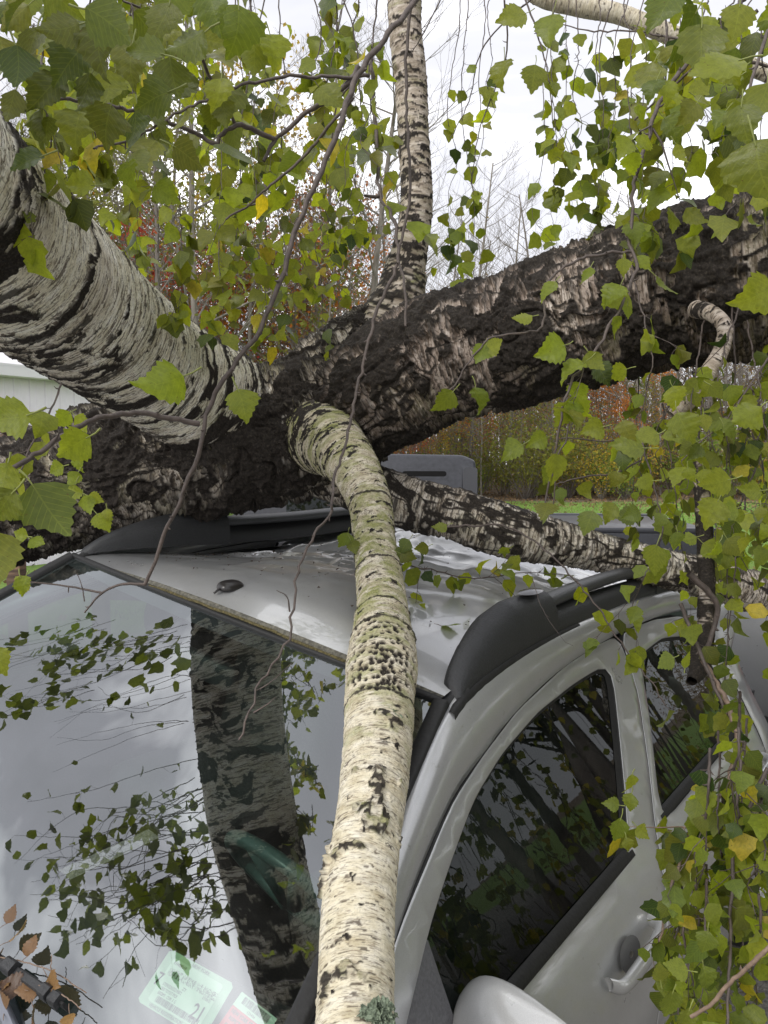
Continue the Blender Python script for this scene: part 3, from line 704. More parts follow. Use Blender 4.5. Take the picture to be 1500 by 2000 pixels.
# mirrors
def mirror(side):
    m_ = []
    C = np.array([1.055, -.225, 1.216])
    G = []
    for i in range(29):
        v = i/28*PI; row = []
        for j in range(40):
            u = j/40*2*PI; ex = lambda a, p: math.copysign(abs(a)**p, a)
            x = .250*ex(math.cos(u), .5)*ex(math.sin(v), .45); z = .125*ex(math.cos(v), .6)*(1-.12*ex(math.cos(u), .6)); y = .075*ex(math.sin(u), .8)*ex(math.sin(v), .7)
            if y > 0: y *= .35
            row.append((C[0]+x, C[1]+y-.15*(x), C[2]+z))
        G.append(row)
    G = np.array(G)
    if side < 0: G[..., 0] = mx_(G[..., 0])
    mb = MB(); mb.grid(G, True); o = mb.build('mirror', paint_mat('mirror_paint', (.55, .555, .55), .3), truck)
    a = np.array([sx(1.22)-.01, -.36, 1.21]); b = np.array([.92, -.30, 1.16])
    if side < 0: a[0] = mx_(a[0]); b[0] = mx_(b[0])
    mb = MB(); mb.tube([a, (a+b)/2+np.array([0, 0, -.01]), b], [.032, .028, .03], 12); mb.build('mirror_arm', GREYPL, o)
    g = MB(); x = C[0] if side > 0 else mx_(C[0]); g.add([(x-.11, C[1]+.034, C[2]-.10), (x+.11, C[1]+.034-.15*.11*(1 if side > 0 else -1)*0, C[2]-.10), (x+.11, C[1]+.034, C[2]+.10), (x-.11, C[1]+.034, C[2]+.10)], [(0, 1, 2, 3)])
    g.build('mirror_glass', simple('mirror_glass', (.8, .8, .8), .02, Metallic=1.0), o)
mirror(1); mirror(-1)
# roof rails
def ditch(y):
    A = cr(CA, 200); return A[np.argmin(abs(A[:, 1]-y))]
def rail(side):
    root = None
    def fix(G):
        G = np.array(G)
        if side < 0: G[..., 0] = mx_(G[..., 0]); G[..., 2] -= .035*np.exp(-((G[..., 1]-.8)/.5)**2)
        return G
    # cross bar tube
    mb = MB(); C = cr([(.540, .40, 1.722), (.537, .70, 1.732), (.535, 1.0, 1.730), (.537, 1.30, 1.712)], 40); T, A, B = frames(C)
    G = [[c+np.array([math.cos(t_)*.024, 0, math.sin(t_)*.017]) for t_ in np.linspace(0, 2*PI, 17)[:-1]] for c in C]
    mb.grid(fix(G), True); r_ = mb.build('roof_rail', GREYPL if False else simple('rail_plastic', (.05, .052, .055), .42, 300, .2, .25), truck)
    # low skirt under the bar
    G = []
    for y in np.linspace(.44, 1.28, 30):
        a = ditch(y); z0 = a[2]
        G.append([(a[0]+.012, y, z0-.006), (a[0]+.010, y, z0+.018), (a[0]-.004, y, z0+.034), (a[0]-.020, y, z0+.040), (a[0]-.030, y, z0+.046), (a[0]-.055, y, z0+.012), (a[0]-.060, y, z0-.010)])
    mb = MB(); mb.grid(fix(G)); mb.build('rail_skirt', PLAST, r_)
    # front and rear end covers
    for end in (0, 1):
        G = []; N_ = 46
        for i in range(N_):
            f = i/(N_-1); y = .035+.465*f
            if end: y = 1.62-.40*f
            a = ditch(min(1.6, y)); h = .105*min(1, (f/.62+.02))**.55*(1-.06*f); w = .040+.062*min(1, f*2.2)**.7
            if i == 0: h *= .3; w *= .7
            x0 = a[0]+.014; z0 = a[2]-.010; row = []
            for (uu, vv) in ((0, 0), (.02, .30), (.10, .62), (.24, .86), (.40, .97), (.58, 1.0), (.74, .95), (.88, .80), (.96, .45), (1, 0.0)):
                row.append((x0-uu*w, y, z0+vv*h+.012*(1-f)*uu))
            G.append(row)
        G = fix(G); mb = MB(); mb.grid(G)
        n0 = len(mb.v); mb.f.append(tuple(range(n0-10, n0))); mb.f.append(tuple(range(10))[::-1])
        c_ = mb.build('rail_cover', PLAST, r_, sharp=50)
        if end == 0:      # shiny oval bolt cap and the black gasket under the cover
            q = fix([[(.540+.020*math.cos(t_)*s_, .425+.052*math.sin(t_)*s_, 1.7655+.004*(1-s_*s_)) for t_ in np.linspace(0, 2*PI, 21)[:-1]] for s_ in (1, .94, .7, .3, .02)])
            mb = MB(); mb.grid(q, True); mb.build('bolt_cap', simple('glossy_plastic', (.03, .03, .033), .18), c_)
            q = fix([[(ditch(y)[0]+dx, y, ditch(y)[2]+dz) for dx, dz in ((.022, -.014), (.018, -.002), (.006, .000), (.0, -.015))] for y in np.linspace(.0, .62, 40)])
            mb = MB(); mb.grid(q); mb.build('gasket', RUB, c_)
    # nose clip running down to the windscreen corner
    G = []
    for i in range(9):
        f = i/8; p = np.array([.604-.008*f, .068-.075*f, 1.640-.038*f]); w = .034*(1-.3*f)
        G.append([p+np.array([.010, 0, -.012]), p+np.array([.008, 0, .004]), p+np.array([-w*.5, -.004, .010]), p+np.array([-w, -.006, .006]), p+np.array([-w-.004, -.006, -.010])])
    mb = MB(); mb.grid(fix(G)); mb.build('corner_clip', RUB, r_)
rail(1); rail(-1)
# little antenna on the roof above the windscreen
G = []; base = np.array([-.035, .03, roof_z(-.035, .03)-.001])
for i in range(14):
    v = i/13*PI/2; row = []
    for j in range(26):
        u = j/26*2*PI; c_, s_ = math.cos(u), math.sin(u); cc = math.copysign(abs(c_)**.75, c_); ss = math.copysign(abs(s_)**.75, s_)
        row.append(base+np.array([  .024*cc*math.cos(v)**.6, .033*ss*math.cos(v)**.6, .018*math.sin(v)**.8]))
    G.append(row)
mb = MB(); mb.grid(G, True)
mb.tube([base+np.array([0, -.026, .004]), base+np.array([.001, -.036, .002]), base+np.array([.003, -.050, -.004])], .003, 6); mb.build('roof_antenna', simple('antenna_plastic', (.02, .018, .018), .3), truck)

# rest of the body, seen only from the side or glimpsed through leaves
def side_panel(name, poly, mat=None, **k):
    for s_ in (1, -1): panel(name, poly, [], k.get('xf', xs), mat or PAINT, truck, s_, step=.07)
arch = lambda yc, r: [(yc+r*math.cos(a), .36+r*math.sin(a)) for a in np.linspace(PI, 0, 13)]
side_panel('wing', [(-.57, 1.20), (-.66, 1.185), (-1.2, 1.11), (-1.75, 1.04), (-1.93, .95), (-1.97, .75), (-1.95, .50), (-1.62, .45)] + arch(-1.15, .43)[0:] + [(-.60, .45), (-.585, 1.0)])
side_panel('cab_corner', [(1.56, 1.50), (1.62, 1.50), (1.74, 1.46), (1.78, 1.2), (1.78, .5), (1.66, .46), (1.645, .80), (1.655, 1.05), (1.645, 1.25), (1.61, 1.43)])
side_panel('bed_side', [(1.81, 1.30), (2.6, 1.30), (3.42, 1.29), (3.46, 1.1), (3.45, .55)] + arch(2.35, .43)[::-1] + [(1.81, .45)], xf=lambda y, z: .93+.02*math.sin(PI*(z-.4)/.9))
mb = MB()
for s_ in (1, -1):
    x = .91 if s_ > 0 else mx_(.91); mb.box((x, 2.62, 1.315), (.10, 1.66, .035), bev=.012)
mb.build('bed_rail', PLAST, truck)
mb = MB(); mb.box((XC, 3.42, .95), (1.78, .05, .70), bev=.015); mb.build('tailgate', PAINT, truck)
mb = MB(); mb.box((XC, 2.62, .62), (1.72, 1.62, .05)); mb.box((XC, 1.83, .92), (1.72, .04, .66)); mb.build('bed_floor', PLAST, truck)
mb = MB()      # cab back wall with its window
mb.box((XC, 1.735, .85), (1.66, .04, .78)); mb.box((XC, 1.60, 1.61), (1.16, .05, .05)); mb.box((mx_(.68), 1.68, 1.42), (.12, .05, .42)); mb.box((.68, 1.68, 1.42), (.12, .05, .42)); mb.build('cab_back', PAINT, truck)
mb = MB(); mb.add([(mx_(.63), 1.71, 1.25), (.63, 1.71, 1.25), (.58, 1.60, 1.60), (mx_(.58), 1.60, 1.60)], [(0, 1, 2, 3)]); mb.build('rear_window', SGLASS, truck)
mb = MB(); mb.box((XC, -1.90, .62), (1.74, .16, .26), bev=.05); mb.build('bumper', PAINT, truck)
mb = MB(); mb.box((XC, -1.92, .86), (.95, .06, .18), bev=.015); 
for z in (.80, .86, .92): mb.box((XC, -1.96, z), (.93, .02, .02), bev=.004)
mb.build('grille', PLAST, truck)
for s_ in (1, -1):
    x = .66 if s_ > 0 else mx_(.66); mb = MB(); mb.box((x, -1.88, .89), (.34, .12, .20), bev=.045); mb.build('headlight', simple('headlight', (.6, .62, .65), .05, Metallic=.2), truck)
    x = .88 if s_ > 0 else mx_(.88); mb = MB(); mb.box((x, 3.44, 1.0), (.10, .06, .34), bev=.02); mb.build('tail_light', simple('tail_light', (.30, .012, .01), .15), truck)
for s_ in (1, -1):
    for y in (-1.15, 2.35):
        x = .82 if s_ > 0 else mx_(.82); G = []
        for xx, r_ in ((-.11, .25), (-.115, .33), (-.10, .365), (-.05, .375), (.05, .375), (.10, .365), (.115, .33), (.11, .24)): G.append([(x+s_*xx, y+r_*math.cos(t_), .375+r_*math.sin(t_)) for t_ in np.linspace(0, 2*PI, 41)[:-1]])
        mb = MB(); mb.grid(G, True); w_ = mb.build('wheel', RUB, truck)
        G = [[(x+s_*xx, y+r_*math.cos(t_), .375+r_*math.sin(t_)) for t_ in np.linspace(0, 2*PI, 41)[:-1]] for xx, r_ in ((.108, .242), (.09, .22), (.05, .20), (.07, .08), (.085, .05), (.09, .002))]
        mb = MB(); mb.grid(G, True); mb.build('rim', simple('alloy', (.5, .5, .5), .3, Metallic=.9), w_)
mb = MB(); mb.box((XC, .6, .42), (1.55, 2.4, .10)); mb.box((XC, -1.2, .60), (1.2, 1.1, .5)); mb.build('underbody', RUB, truck)
# cabin
dashm = simple('dashboard', (.035, .036, .038), .75, 200, .2, .3)
G = []
for i, (dy, z) in enumerate(((-.02, 1.19), (.14, 1.215), (.30, 1.20), (.38, 1.13), (.40, .80))):
    row = []
    for j in range(21):
        u = -1+2*j/20; yb = -.60-.16*(1-u*u); row.append((XC+u*.78, yb+dy+.02, z+.02*math.exp(-((u-.45)/.22)**2)*(1 if i in (1, 2) else 0)))
    G.append(row)
mb = MB(); mb.grid(G); mb.build('dashboard', dashm, truck)
sc_ = np.array([.36, -.06, 1.135]); ax_ = np.array([0, .80, .60]); u_ = np.array([1.0, 0, 0]); v_ = np.cross(ax_, u_)
ring = [sc_+.19*(math.cos(a)*u_+math.sin(a)*v_) for a in np.linspace(0, 2*PI, 49)]
mb = MB(); V, F = tube_simple(ring, .0155, 12); mb.add(V, F.tolist())
for a in (.15, PI-.15, -PI/2-.35, -PI/2+.35): mb.tube([sc_-ax_*.02+.03*(math.cos(a)*u_+math.sin(a)*v_), sc_+.188*(math.cos(a)*u_+math.sin(a)*v_)], [.02, .012], 8)
mb.build('steering_wheel', simple('steering_wheel', (.08, .12, .11), .3), truck)
seatm = simple('seat_fabric', (.06, .062, .065), .9, 150, .25, .4)
for x in (.36, mx_(.36)):
    mb = MB(); M = Matrix.Rotation(math.radians(-14), 3, 'X'); mb.box((x, .42, .86), (.50, .52, .14), bev=.05); mb.box((x, .72, 1.13), (.50, .14, .56), M, bev=.06); mb.box((x, .82, 1.47), (.26, .09, .17), M, bev=.04); mb.build('seat', seatm, truck)
mb = MB(); mb.box((XC, 1.22, .84), (1.30, .46, .14), bev=.05); mb.box((XC, 1.48, 1.08), (1.30, .13, .50), bev=.05); mb.build('rear_bench', seatm, truck)
mb = MB(); G = [[(mx_(.57)+(.57-mx_(.57))*j/12, .04+1.5*i/12, roof_z(mx_(.57)+(.57-mx_(.57))*j/12, .04+1.5*i/12)-.035) for j in range(13)] for i in range(13)]; mb.grid(G); mb.build('headliner', simple('headliner', (.22, .22, .21), .95), truck)
mb = MB(); mb.box((XC, -.02, 1.50), (.22, .03, .06), bev=.012); mb.build('rear_view_mirror', PLAST, truck)

# stickers behind the glass
def sticker(name, TL, TR, BL, mats, parent):
    tl, tr, bl = [hit_t(p[0], p[1], WSP, WSN) for p in (TL, TR, BL)]
    u = tr-tl; w = np.linalg.norm(u); u /= w; v = tl-bl; v = v-(v@u)*u; h = np.linalg.norm(v); v /= h
    o0 = tl-v*h
    # lay it just inside the curved glass
    def onglass(p):
        best = None; d = 1e9
        for lf in (0,):
            x = p[0]; uu = 0; vv = .7
            for _ in range(25):
                q = ws_pt(uu, vv); e = p-q; du = (ws_pt(uu+.01, vv)-q)/.01; dv = (ws_pt(uu, vv+.01)-q)/.01
                uu = min(1, max(-1, uu + (e@du)/(du@du)*.8)); vv = min(1, max(0, vv + (e@dv)/(dv@dv)*.8))
        return ws_pt(uu, vv)
    c = onglass(o0+u*w/2+v*h/2); px = onglass(o0+u*w/2+v*h/2+u*.02)-c; py = onglass(o0+u*w/2+v*h/2+v*.02)-c
    n = np.cross(px, py); n /= np.linalg.norm(n); u = px/np.linalg.norm(px); v = np.cross(n, u); o0 = c-u*w/2-v*h/2
    sg = 1 if n @ WSN > 0 else -1
    return lambda a, b, l=0.0: o0+u*a*w+v*b*h - n*sg*(.0030) + n*sg*l, w, h, (u, v, n*sg)
def quad_on(name, f, a0, b0, a1, b1, mat, l, parent, wob=0, n=1, cut=0):
    mb = MB()
    if cut:
        pts = [(a0+cut, b0), (a1-cut, b0), (a1, b0+cut), (a1, b1-cut*1.3), (a1-cut, b1), (a0+cut, b1), (a0, b1-cut), (a0, b0+cut)]
        mb.add([f(a, b, l) for a, b in pts], [tuple(range(len(pts)))])
    else: mb.add([f(a0, b0, l), f(a1, b0, l), f(a1, b1, l), f(a0, b1, l)], [(0, 1, 2, 3)])
    return mb.build(name, mat, parent, smooth=False)
INK = simple('ink', (.02, .022, .03), .8)
def text_on(body, f, w, h, ax, a, b, size, mat, l, parent, bold=0, name='lettering', mono=False, sxs=1.0, align='LEFT'):
    cu = bpy.data.curves.new('lettering', 'FONT'); cu.body = body; cu.size = 1; cu.offset = bold; cu.resolution_u = 2; cu.align_x = align
    o = bpy.data.objects.new('lettering_source', cu); COL.objects.link(o); dg = bpy.context.evaluated_depsgraph_get(); dg.update()
    me = bpy.data.meshes.new_from_object(o.evaluated_get(dg)); bpy.data.objects.remove(o); bpy.data.curves.remove(cu)
    u, v, n = ax; p0 = f(a, b, l)
    for vv in me.vertices: vv.co = Vector(p0 + u*vv.co.x*size*sxs + v*vv.co.y*size)
    me.name = name; return link(name, me, mat, parent, smooth=False)
gm = simple('sticker_green', (.40, .52, .38), .6, 60, .12); gm2 = simple('sticker_pale', (.56, .66, .52), .6, 40, .06); rm_ = simple('sticker_red', (.70, .02, .03), .6, 60, .15)
f, w, h, ax = sticker('s', (337, 1856), (456, 1921), (272, 1957), None, truck)
st = quad_on('registration_sticker', f, -.02, 0, 1.02, 1, gm, 0, truck, cut=.05)
quad_on('sticker_field', f, .10, .10, .90, .90, gm2, .0004, st, cut=.03)
T_ = lambda s, a, b, sz, **k: text_on(s, f, w, h, ax, a, b, sz*h, INK, .0008, st, **k)
T_('NEW YORK', .38, .915, .085); T_('KH408519', .14, .80, .085, sxs=.85); T_('7', .035, .36, .34, bold=.005, sxs=.8); T_('21', .70, .20, .36, bold=.012, sxs=.78)
T_('ZY', .44, .50, .075); T_('5TEMU52N55Z143872', .17, .42, .080, sxs=.62); T_('2005 TOYOT PICK', .17, .34, .080, sxs=.66); T_('3002BMS   COM  3  G', .17, .26, .080, sxs=.62); T_('07/04/21', .74, .54, .075, sxs=.75)
T_('VEHICLE REGISTRATION', .16, .025, .085, sxs=.9)
def bars(f, a0, a1, b0, b1, n, seed, l, parent, two=False):
    r_ = random.Random(seed); mb = MB(); a = a0
    while a < a1:
        wd = r_.choice((.003, .003, .006, .009))*(1 if not two else .7); 
        if two:
            for q in range(6):
                if r_.random() < .55: bb = b0+(b1-b0)*q/6; mb.add([f(a, bb, l), f(a+wd, bb, l), f(a+wd, bb+(b1-b0)/6.5, l), f(a, bb+(b1-b0)/6.5, l)], [(0, 1, 2, 3)])
        else: mb.add([f(a, b0, l), f(a+wd, b0, l), f(a+wd, b1, l), f(a, b1, l)], [(0, 1, 2, 3)])
        a += wd + r_.choice((.004, .006, .010))*(1 if not two else .6)
    return mb.build('barcode', INK, parent, smooth=False)
bars(f, .20, .86, .13, .24, 0, 4, .0008, st); bars(f, .14, .90, .60, .74, 0, 7, .0008, st, True)
f, w, h, ax = sticker('s', (472, 1936), (541, 1989), (405, 2040), None, truck)
st = quad_on('inspection_sticker', f, 0, 0, 1, 1, rm_, 0, truck); quad_on('sticker_band', f, 0, .74, 1, 1, gm2, .0004, st)
bars(f, .14, .86, .84, .97, 0, 12, .0008, st)
T_ = lambda s, a, b, sz, **k: text_on(s, f, w, h, ax, a, b, sz*h, INK, .0008, st, **k)
T_('123404', .36, .765, .07); T_('NEW YORK STATE', .06, .63, .10, sxs=.8, bold=.006); T_('INSPECTION', .10, .52, .09, sxs=.8); T_('PLATE', .10, .40, .08)
# ------------------------------------------------------------------ leaves
def leaf_template(hi):
    nr = 15 if hi else 7
    ts = np.linspace(0, 1, nr)
    wv = np.interp(ts, [0, .06, .18, .32, .45, .6, .75, .88, 1], [.03, .25, .42, .47, .43, .33, .20, .09, .004])
    rows = []
    for i, (t, w) in enumerate(zip(ts, wv)):
        ser = (1.0 + (.10 if i % 2 else -.07)) if 0 < i < nr-1 else 1
        cols = (-1, -.5, 0, .5, 1) if hi else (-1, 0, 1)
        for c in cols:
            x = c*w*(ser if abs(c) == 1 else 1); y = t + (.03*abs(c) if i % 2 and abs(c) == 1 else 0) - .05*abs(c)*(1-t)*0
            z = .10*abs(c)*w*2 - .22*(t-.35)**2 - .06*(c*w*2)**2 + (.012*math.sin(i*2.1)*abs(c))
            rows.append((x, y, z, c*w, t))
    A = np.array(rows); nc = 5 if hi else 3; F = []
    for i in range(nr-1):
        for j in range(nc-1): F.append((i*nc+j, i*nc+j+1, (i+1)*nc+j+1, (i+1)*nc+j))
    return A, np.array(F)
LT = {True: leaf_template(True), False: leaf_template(False)}
def make_leafmat(name, c_dark, c_light, c_yel, trans=.5):
    t = NT(name)
    a = t.n('ShaderNodeAttribute', attribute_name='lc'); s = t.n('ShaderNodeSeparateColor'); t.l(a.outputs['Color'], s.inputs[0])
    uv = t.n('ShaderNodeAttribute', attribute_name='luv').outputs['Vector']; sx = t.n('ShaderNodeSeparateXYZ'); t.l(uv, sx.inputs[0])
    c = t.mix(s.outputs[0], c_dark, c_light); c = t.mix(s.outputs[1], c, c_yel)
    n = t.noise(uv, 9, 4, .6); off = t.n('ShaderNodeVectorMath', operation='ADD'); t.l(uv, off.inputs[0]); t.l(a.outputs['Color'], off.inputs[1])
    n = t.noise(off.outputs[0], 7, 4, .7)
    c = t.mix(t.math('MULTIPLY', t.ramp(n, (.4, (0, 0, 0)), (.7, (1, 1, 1))), .35), c, c_dark)
    # veins: straight side veins rising from the midrib
    ax = t.math('ABSOLUTE', sx.outputs[0]); vv = t.math('SUBTRACT', sx.outputs[1], t.math('MULTIPLY', ax, .9))
    fr = t.math('FRACT', t.math('MULTIPLY', vv, 8.0)); ve = t.math('LESS_THAN', t.math('ABSOLUTE', t.math('SUBTRACT', fr, .5)), .07)
    mid = t.math('LESS_THAN', ax, .012); ve = t.math('MAXIMUM', ve, mid)
    c = t.mix(t.math('MULTIPLY', ve, .11), c, (c_light[0]*1.5, c_light[1]*1.4, c_light[2]*1.6))
    # brown blemishes
    n2 = t.noise(off.outputs[0], 22, 2, .5); sp = t.ramp(n2, (.70, (0, 0, 0)), (.74, (1, 1, 1)))
    c = t.mix(t.math('MULTIPLY', sp, .85), c, (.09, .045, .012))
    geo = t.n('ShaderNodeNewGeometry'); under = t.mix(.45, c, (.27, .32, .20))
    c = t.mix(t.math('MULTIPLY', geo.outputs['Backfacing'], .35), c, under)
    b = t.bsdf(c, .36); b.inputs['Specular IOR Level'].default_value = .33
    tr = t.n('ShaderNodeBsdfTranslucent'); ct = t.mix(1.0, c, (2.1, 2.05, .52), 'MULTIPLY'); t.l(ct, tr.inputs[0])
    ms = t.n('ShaderNodeMixShader'); t.l(t.math('MULTIPLY', t.math('ADD', t.math('MULTIPLY', s.outputs[0], .75), .30), trans*1.15, True), ms.inputs[0]); t.l(b.outputs[0], ms.inputs[1]); t.l(tr.outputs[0], ms.inputs[2])
    t.bump(t.math('ADD', n, t.math('MULTIPLY', ve, -.6)), b, .4, .002)
    return t.fin(ms)
LEAFM = make_leafmat('birch_leaf', (.026, .052, .010), (.28, .345, .045), (.52, .40, .05), .52)
DEADM = make_leafmat('dead_leaf', (.06, .032, .018), (.19, .105, .05), (.26, .15, .04), .08)
twig_m = simple('twig_bark', (.088, .068, .058), .6, 90, .35, .5)
twigl_m = simple('pale_twig_bark', (.20, .14, .10), .65, 90, .35, .5)
class Leaves:
    def __init__(s): s.V = {True: [], False: []}; s.C = {True: [], False: []}
    def add(s, p, tip, nrm, L, yel=0.0, bri=None, R=rng, hi=False):
        tip = tip/np.linalg.norm(tip); x = np.cross(tip, nrm); x /= np.linalg.norm(x)+1e-9; n = np.cross(x, tip)
        A, F = LT[hi]; wx = R.uniform(.88, 1.12); cz = R.choice((R.uniform(.2, 1.6), R.uniform(1.5, 3.6)))*(1 if R.random() < .7 else -1); tw = R.uniform(-.7, .7)
        ang = tw*A[:, 1]; X = A[:, 0]*wx*(1+.10*np.sin(A[:, 1]*R.uniform(6, 14)+R.uniform(0, 6))*np.sign(A[:, 0])*R.uniform(0, 1)); Z = A[:, 2]*cz
        Xr = X*np.cos(ang)-Z*np.sin(ang); Zr = X*np.sin(ang)+Z*np.cos(ang)
        bend = R.uniform(-.28, .28)*A[:, 1]**2
        s.V[hi].append(p + L*((Xr+bend)[:, None]*x + A[:, 1][:, None]*tip + Zr[:, None]*n))
        if bri is None: bri = min(1, max(0, R.gauss(.50, .36)))
        s.C[hi].append(np.tile([bri, yel, R.random(), R.random()], (len(A), 1)))
    def build(s, name, mat, parent, world=True):
        o = None; Vs = []; Fs = []; Cs = []; Us = []; b = 0
        for hi in (True, False):
            if not s.V[hi]: continue
            A, F = LT[hi]; n = len(s.V[hi]); V = np.concatenate(s.V[hi]); Vs.append(V); Cs.append(np.concatenate(s.C[hi]))
            Fs.append((F[None]+(np.arange(n)*len(A))[:, None, None]).reshape(-1, 4)+b); b += len(V)
            Us.append(np.tile(np.stack([A[:, 3], A[:, 4], 0*A[:, 3]], -1), (n, 1)))
        if not Vs: return None
        me = npmesh(name, np.concatenate(Vs), np.concatenate(Fs), {'lc': ('FLOAT_COLOR', np.concatenate(Cs)), 'luv': ('FLOAT_VECTOR', np.concatenate(Us))})
        return link(name, me, mat, parent, world)
UP = np.array([0, 0, 1.0])
def rvec(R): 
    v = np.array([R.gauss(0, 1), R.gauss(0, 1), R.gauss(0, 1)]); return v/np.linalg.norm(v)
def petiole(mb, p, tip, L, R, rad=.0006):
    a = p; c = p + tip*L; m_ = (a+c)/2 + rvec(R)*L*.15
    V, F = tube_simple([a, m_, c], [rad*1.2, rad, rad], 3); mb.add(V, F.tolist()); return c
NBR = [0]
def twig(pts, rad, parent=None, leaf=0, size=.045, yel=.08, R=rng, mat=None, wpts=False, sub=0, hang=.7, nm='branch', start=.1, big=False, kink=1.0, bri=None):
    """one woody branch with its buds, short side twigs and leaves"""
    parent = parent or birch
    P = np.array([p if wpts else W(*p) for p in pts], float); n = max(6, int(len(P)*5)); C = cr(P, n)
    Ltot = np.linalg.norm(np.diff(C, axis=0), axis=1).sum()
    j = np.array([rvec(R) for _ in range(n)]); j[0] = 0; C = C + j*min(.0028, Ltot*.004)*kink
    r0, r1 = rad if isinstance(rad, tuple) else (rad, rad*.35)
    rr = np.linspace(r0, r1, n)*(1+.18*np.array([R.random() for _ in range(n)]))
    mb = MB(); V, F = tube_simple(C, rr, 7 if r0 > .002 else 4); mb.add(V, F.tolist())
    lv = Leaves(); seg = np.gradient(C, axis=0)
    for k in range(int(Ltot/.06)):            # buds and stubs
        i = R.randrange(1, n-1); d = rvec(R) + seg[i]/np.linalg.norm(seg[i])*.6; d /= np.linalg.norm(d); l = R.uniform(.004, .014)
        V, F = tube_simple([C[i], C[i]+d*l*.6, C[i]+d*l+UP*l*.2], [rr[i]*.7, rr[i]*.55, .0003], 4); mb.add(V, F.tolist())
    def leafat(p, along):
        pd = rvec(R)*.8 + along*.4 - UP*.3; pd /= np.linalg.norm(pd)
        q = petiole(mb, p, pd, size*R.uniform(.25, .45), R)
        tip = -UP*hang + rvec(R)*.55 + pd*.25; nr = rvec(R)*.8 + np.array([0, -.8, .35])
        lv.add(q, tip, nr, size*R.uniform(.72, 1.2), min(1, max(0, R.gauss(yel, .07))) if R.random() < .975 else R.uniform(.6, 1), bri, R, big)
    for k in range(sub):
        i = R.randrange(int(n*start), n-1); d = rvec(R) + seg[i]/np.linalg.norm(seg[i])*.9 - UP*.35; d /= np.linalg.norm(d); l = R.uniform(.05, .16)*(1 if Ltot > .3 else .6)
        S = [C[i]]; 
        for q in range(4): d = d - UP*.16*hang + rvec(R)*.2; d /= np.linalg.norm(d); S.append(S[-1]+d*l/4)
        V, F = tube_simple(S, np.linspace(rr[i]*.6, .0005, 5), 4); mb.add(V, F.tolist())
        if leaf: 
            for q in (2, 3, 4, 4): leafat(S[q], d)
    for k in range(leaf):
        i = min(n-1, int(n*(start+(1-start)*(k+R.random())/leaf))); leafat(C[i], seg[i]/np.linalg.norm(seg[i]))
    nm = 'branch' if r0 >= .0024 else ('leafy_twig' if leaf else 'twig')
    o = mb.build(nm, mat or twig_m, parent, parent is birch)
    if lv.V[True] or lv.V[False]:
        l = lv.build('leaves', LEAFM, o, False)
        l.matrix_parent_inverse = Matrix.Identity(4)
        # leaves share the branch's frame
        if parent is birch: l.matrix_parent_inverse = Matrix.Identity(4)
    return o, C
def strand(px, py, d, ln, leaf, size=.045, sway=20, **k):
    R = rng; n = 6; sx = R.uniform(-sway, sway); pts = []
    for i in range(n):
        f = i/(n-1); pts.append((px + sx*f**1.4 + R.uniform(-5, 5), py + ln*f, d + R.uniform(-.03, .03)))
    return twig(pts, (.0016, .0005), leaf=leaf, size=size, **k)
# ------------------------------------------------------------------ twigs and foliage of the fallen birch
rb = random.Random(21)
# hand-placed branches seen clearly in the photograph
def T(pts, r, **k): return twig(pts, r, R=rb, **k)
T([(900, -160, 1.25), (810, 0, 1.12), (762, 62, 1.08), (712, 125, 1.05), (690, 170, 1.04), (642, 300, 1.0), (578, 450, .98), (545, 555, .97), (503, 650, .96), (452, 720, .95), (415, 775, .95), (392, 870, .95), (352, 975, .95), (322, 1045, .96), (286, 1142, .97)], (.0046, .0022), leaf=0, kink=.8)
T([(286, 1142, .97), (240, 1141, .97), (200, 1158, .97), (165, 1196, .97)], (.0019, .0010)); T([(200, 1158, .97), (120, 1143, .97), (40, 1136, .96)], (.0014, .0008)); T([(165, 1175, .97), (160, 1145, .97), (150, 1118, .97)], .0009)
T([(700, 130, 1.1), (690, 152, 1.1), (640, 195, 1.1), (595, 222, 1.1), (560, 255, 1.1), (538, 272, 1.1), (515, 314, 1.1)], (.0040, .0024), kink=.8)
T([(538, 272, 1.1), (500, 255, 1.08), (468, 244, 1.06), (432, 262, 1.05), (420, 283, 1.05), (390, 262, 1.04), (320, 236, 1.0), (250, 215, .95), (130, 195, .9), (50, 215, .85)], (.0034, .0016), leaf=8, size=.05, big=True, bri=.2)
T([(720, 148, 1.12), (700, 150, 1.1), (620, 150, 1.08), (550, 150, 1.05), (480, 165, 1.03), (410, 192, 1.0), (330, 230, .97), (250, 276, .94), (180, 291, .9)], (.0026, .0012), leaf=6, size=.045, big=True, bri=.3)
T([(460, 244, 1.06), (440, 200, 1.05), (410, 150, 1.03), (385, 100, 1.0), (335, 50, .96), (240, 0, .9)], (.0024, .0012), leaf=8, size=.05, big=True, bri=.25)
T([(690, 190, 1.2), (640, 250, 1.22), (590, 310, 1.25), (530, 360, 1.25), (480, 405, 1.28), (440, 428, 1.28)], (.0026, .0016), leaf=10, size=.042); T([(485, 402, 1.28), (540, 388, 1.3), (622, 376, 1.32)], (.0014, .0006))
T([(690, 160, 1.2), (660, 200, 1.22), (648, 270, 1.25), (640, 312, 1.25)], (.002, .0012), leaf=0)
T([(724, 90, 1.6), (727, 170, 1.58), (735, 270, 1.55), (742, 375, 1.52), (772, 440, 1.5), (774, 520, 1.48), (745, 590, 1.45), (722, 655, 1.42), (700, 760, 1.38), (682, 832, 1.34), (672, 880, 1.3), (652, 935, 1.26), (645, 1000, 1.2), (612, 1050, 1.16), (590, 1090, 1.14), (572, 1170, 1.1), (566, 1240, 1.08), (534, 1300, 1.06), (502, 1348, 1.04), (488, 1400, 1.03), (462, 1448, 1.02)], (.0042, .0013), kink=1.3)
